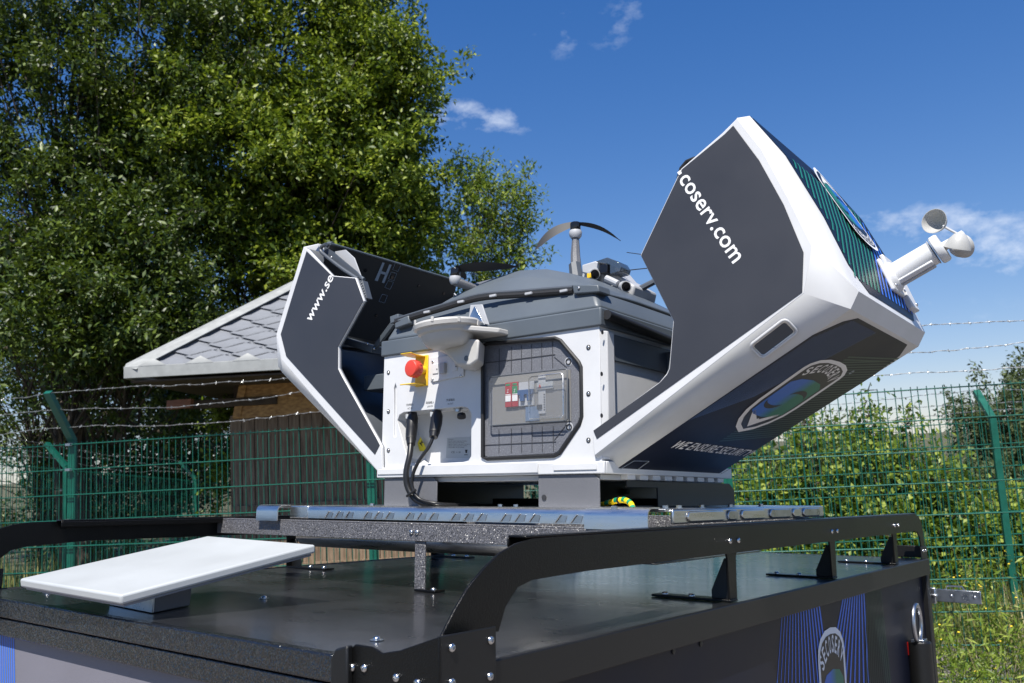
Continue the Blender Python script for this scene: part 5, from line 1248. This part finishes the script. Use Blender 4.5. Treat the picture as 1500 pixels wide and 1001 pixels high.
# tall willow filling the left half: two interleaved trees, plus the small one at its right
tree('goat_willow', 'tall broad tree with sunlit yellow-green leaves rising over the shed roof', (W(400, 900, 14).x, 14.6, 0),
     [lobe(430, 60, 14.2, 1.9, 1.6, 1.9, 1.5), lobe(550, 140, 14.2, .85, 1.1, 1.05, .8), lobe(535, 250, 14.0, 1.0, 1.2, 1.15, .8), lobe(420, 260, 13.4, 1.5, 1.3, 1.3, 1.2), lobe(300, 200, 13.6, 1.5, 1.4, 1.5, 1.2), lobe(590, 335, 14.4, .65, .9, .8, .35),
      lobe(430, 400, 13.6, 1.9, 1.2, .9, 1.0), lobe(470, -120, 14.4, 1.3, 1.6, 1.6, .9), lobe(520, 20, 14.6, .8, .8, 1.4, .4)], 1650, 118, 'leaf', M['leaf'], .098, .12, hollow=.6, stems=3, aspect=.5)
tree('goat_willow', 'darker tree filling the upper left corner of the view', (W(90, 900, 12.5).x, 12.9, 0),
     [lobe(110, 120, 12.4, 1.6, 1.4, 1.9, 1.4), lobe(40, 320, 12.2, 1.4, 1.3, 1.4, 1.0), lobe(190, 340, 12.2, 1.1, 1.1, 1.1, .9), lobe(240, 60, 12.8, 1.2, 1.2, 1.8, .8), lobe(60, -120, 12.8, 2.0, 1.6, 1.6, 1.0), lobe(-80, 250, 12.2, 1.2, 1.2, 2.2, .7), lobe(230, 450, 12.0, .95, .9, .7, .6), lobe(90, 480, 11.6, 1.5, .9, .6, .7), lobe(200, 520, 12.6, 1.1, .9, .5, .3)], 1450, 118, 'leaf', M['leaf_shade'], .094, .11, hollow=.5, stems=2)
tree('young_birch', 'small airy light-green tree between the big tree and the drone', (W(715, 900, 16.5).x, 16.5, 0),
     [lobe(715, 330, 16.5, .95, .9, 1.25, 1.2), lobe(690, 262, 16.5, .55, .6, .6, .4), lobe(755, 290, 16.5, .55, .6, .55, .4), lobe(690, 440, 16.5, 1.1, .9, 1.2, .9), lobe(765, 360, 16.5, .45, .5, .8, .3)], 170, 62, 'leaf', M['leaf_bright'], .098, .04, hollow=.2, clr=(.22, .42))
# understorey behind the left fences, its shade put into the leaf colour
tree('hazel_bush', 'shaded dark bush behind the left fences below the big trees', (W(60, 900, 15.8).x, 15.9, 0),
     [lobe(40, 540, 15.6, 1.9, 1.0, 1.2, 1), lobe(60, 720, 15.6, 2.2, .9, 1.1, 1), lobe(240, 700, 15.6, 1.4, .9, 1.2, .8), lobe(300, 560, 16.0, 1.1, 1.0, .9, .5)], 400, 80, 'leaf', M['leaf_shade'], .085, .07, hollow=.2, stems=3, cat='bush')
tree('elder_sapling', 'sparse bright sapling at the left corner of the shed', (W(318, 900, 11.0).x, 11.0, 0),
     [lobe(318, 690, 11.0, .16, .2, .55, 1), lobe(330, 610, 11.6, .16, .2, .3, .5)], 26, 42, 'leaf', M['leaf_bright'], .085, .015, hollow=.1, clr=(.12, .2), cat='sapling')
tree('forest_tree', 'deep shaded tree standing far behind the left fence', (-9.5, 19, 0), [(-10.5, 19, 3.5, 3.2, 2, 3.5, 1), (-7.0, 19.5, 3.0, 2.6, 2, 3.0, 1), (-4.4, 20, 3.2, 2.0, 1.6, 3.2, .8)], 620, 80, 'leaf', M['leaf_shade'], .13, .16, hollow=.3, clr=(.4, .7))
# sunlit shrubs behind the far fence on the right
def shrub(px, topy, Y, rx, n, per, m='leaf_bright', lab='', size=.075, nm='shrub', cat='shrub', hollow=.2, clr=(.16, .34)):
    tp_ = atw(px, topy, Y); h = tp_.z
    return tree(nm, lab, (tp_.x, Y, 0), [(tp_.x, Y, h*.50, rx, .7, h*.50, 1), (tp_.x+rx*.3, Y-.2, h*.28, rx*.9, .7, h*.28, .6)], n, per, 'leaf', M[m], size, .022, aspect=.6, hollow=hollow, clr=clr, stems=3, cat=cat)
shrub(1105, 655, 9.6, .75, 120, 60, lab='yellow-green shrub just right of the dock behind both fences')
shrub(1190, 610, 9.4, .75, 150, 62, lab='tallest bright shrub below the middle of the right cover half')
shrub(1275, 625, 9.5, .7, 150, 62, lab='round sunlit shrub left of the far fence post')
shrub(1350, 665, 9.3, .65, 130, 60, lab='low sunlit shrub directly left of the far fence post')
shrub(1440, 690, 9.2, .75, 140, 60, lab='low leafy shrub at the right edge behind the far fence')
shrub(1010, 690, 10.2, .8, 110, 60, m='leaf', lab='dull green shrub seen through the gap under the dock')
shrub(1560, 680, 9.3, .8, 110, 60, lab='leafy shrub cut by the right edge of the photo')
# thin shoots rising above
for i, (px, ty, Y, lab) in enumerate(((1268, 578, 9.2, 'lone thin shoot rising highest beside the barbed wire'), (1180, 590, 9.2, 'thin leafy shoot close under the right cover half'), (1325, 600, 9.2, 'thin leafy shoot left of the angled fence arm'))):
    tp_ = atw(px, ty, Y); t_ = tree('sapling', lab, (tp_.x, Y, 0), [(tp_.x, Y, tp_.z-.25, .08, .08, .35, 1)], 10, 14, 'leaf', M['leaf_bright'], .075, .010, aspect=.55, hollow=.1, clr=(.08, .16), cat='sapling')
# darker trees beyond
tree('field_maple', 'dark green rounded tree behind the right fence post', (W(1480, 800, 21).x, 21, 0), [lobe(1490, 640, 21, 1.9, 1.5, 1.3, 1), lobe(1450, 700, 20.5, 1.6, 1.3, 1.2, .8), lobe(1590, 600, 21.5, 2.0, 1.5, 1.9, .8)], 420, 90, 'leaf', M['conifer'], .12, .12, hollow=.4, clr=(.25, .5))
tree('field_maple', 'far dull tree mass behind the shrubs and the middle of the right fence', (W(1150, 800, 19).x, 19, 0), [lobe(1060, 720, 19, 2.2, 1.2, 1.0, 1), lobe(1200, 700, 19, 1.8, 1.2, .9, 1), lobe(1340, 715, 19.5, 1.8, 1.2, .9, 1), lobe(900, 740, 19.5, 2.2, 1.2, 1.3, .8)], 560, 80, 'leaf', M['conifer'], .12, .10, hollow=.3, clr=(.3, .5))

# ================================================================== GRASS AND WEEDS
def grass(name, n, area, h, m, lab=None, curve=.35, wdt=.006):
    x0, x1, y0, y1 = area; p = np.stack([rng.uniform(x0, x1, n), rng.uniform(y0, y1, n), np.zeros(n)], 1)
    H = h*rng.uniform(.35, 1.15, n); a = rng.uniform(0, 2*np.pi, n); lean = rng.uniform(.05, curve, n); d = np.stack([np.cos(a), np.sin(a), np.zeros(n)], 1); s = np.stack([-np.sin(a), np.cos(a), np.zeros(n)], 1)*wdt*rng.uniform(.5, 1.2, n)[:, None]
    up = np.array([0, 0, 1.]); m1_ = p + up*(H*.55)[:, None] + d*(H*lean*.35)[:, None]; tp_ = p + up*H[:, None] + d*(H*lean)[:, None]
    V = np.stack([p-s, p+s, m1_+s*.8, m1_-s*.8, tp_], 1).reshape(-1, 3); b = (np.arange(n)*5)[:, None]
    f = np.concatenate([b + np.array([[0, 1, 2]]), b + np.array([[0, 2, 3]]), b + np.array([[3, 2, 4]])], 1).reshape(-1, 3)
    me = bpy.data.meshes.new(name); me.from_pydata(V.tolist(), [], f.tolist()); me.materials.append(m)
    o = bpy.data.objects.new(name, me); COL.objects.link(o); o['kind'] = 'stuff'; return o
grass('grass', 9000, (1.2, 7.5, 7.0, 9.6), .42, M['grass'])
grass('grass', 3200, (1.6, 6, 4.6, 7.2), .22, M['grass'], wdt=.004)
grass('dry_stalks', 420, (1.6, 6.5, 4.8, 7.6), .75, M['straw'], curve=.5, wdt=.0028)
grass('meadow_grass', 9000, (-9, 9, 8.5, 16), .7, M['grass'], wdt=.010)
# tall weeds with yellow flowers and feathery leaves
_fb = MB().lathe((0, 0, 0), (0, 0, 1), [(.002, -.004), (.008, 0), (.004, .004)], 7); FLW = mesh_of('flower', _fb.v, _fb.f, M['flower'], 0)
def weed(lab, x, y, h, sprays, dry=False):
    t = bpy.data.objects.new('weed', None); COL.objects.link(t); t.location = (x, y, 0); t['label'] = lab; t['category'] = 'weed'; base = Vector((x, y, 0))
    b = MB(); lf = []; fl = []
    for s in range(sprays):
        top_ = base + Vector((random.uniform(-.28, .28), random.uniform(-.2, .2), h*random.uniform(.6, 1))); st_ = base + Vector((random.uniform(-.06, .06), random.uniform(-.05, .05), 0))
        pth = smoothpath([st_, st_.lerp(top_, .5) + Vector((random.uniform(-.05, .05), 0, .03)), top_], 5); b.tube(pth, [.0032*(1-.6*i/(len(pth)-1)) for i in range(len(pth))], 4)
        for p in pth[2:]:
            for q in range(7): lf.append(p + Vector((random.gauss(0, .03), random.gauss(0, .03), random.gauss(0, .025))))
        if not dry and s % 2:
            for q in range(1):
                c = top_ + Vector((random.gauss(0, .022), random.gauss(0, .022), random.gauss(0, .012))); fl.append(c)
    st = b.build('stem', M['grass']); st.parent = t; st.location = -base
    me = leaves_mesh('foliage', np.array([tuple(p-base) for p in lf]), .055, M['grass' if dry else 'leaf_bright'], .22, .4); o = bpy.data.objects.new('foliage', me); COL.objects.link(o); o.parent = t
    for c in fl: f_ = link('flower', FLW, t); f_.location = c - base
for i, (px, py, Y, lab, dry) in enumerate(((1475, 800, 5.3, 'tall weed with yellow flowers at the far right edge', False), (1415, 815, 5.6, 'yellow-flowered weed right above the steel latch', False), (1445, 790, 6.9, 'feathery weed standing against the far fence post', False),
        (1385, 890, 5.4, 'short yellow-flowered weed beside the ring handle', False), (1432, 900, 5.0, 'bushy weed below the steel latch', False), (1490, 860, 6.6, 'dry brown weed between the two fences at the right edge', True), (1400, 860, 6.5, 'dry thin weed behind the steel latch', True), (1460, 905, 4.7, 'low flowering weed nearest the camera at right', False))):
    p = atw(px, py, Y); weed(lab, p.x, Y, max(.35, p.z), 9, dry)
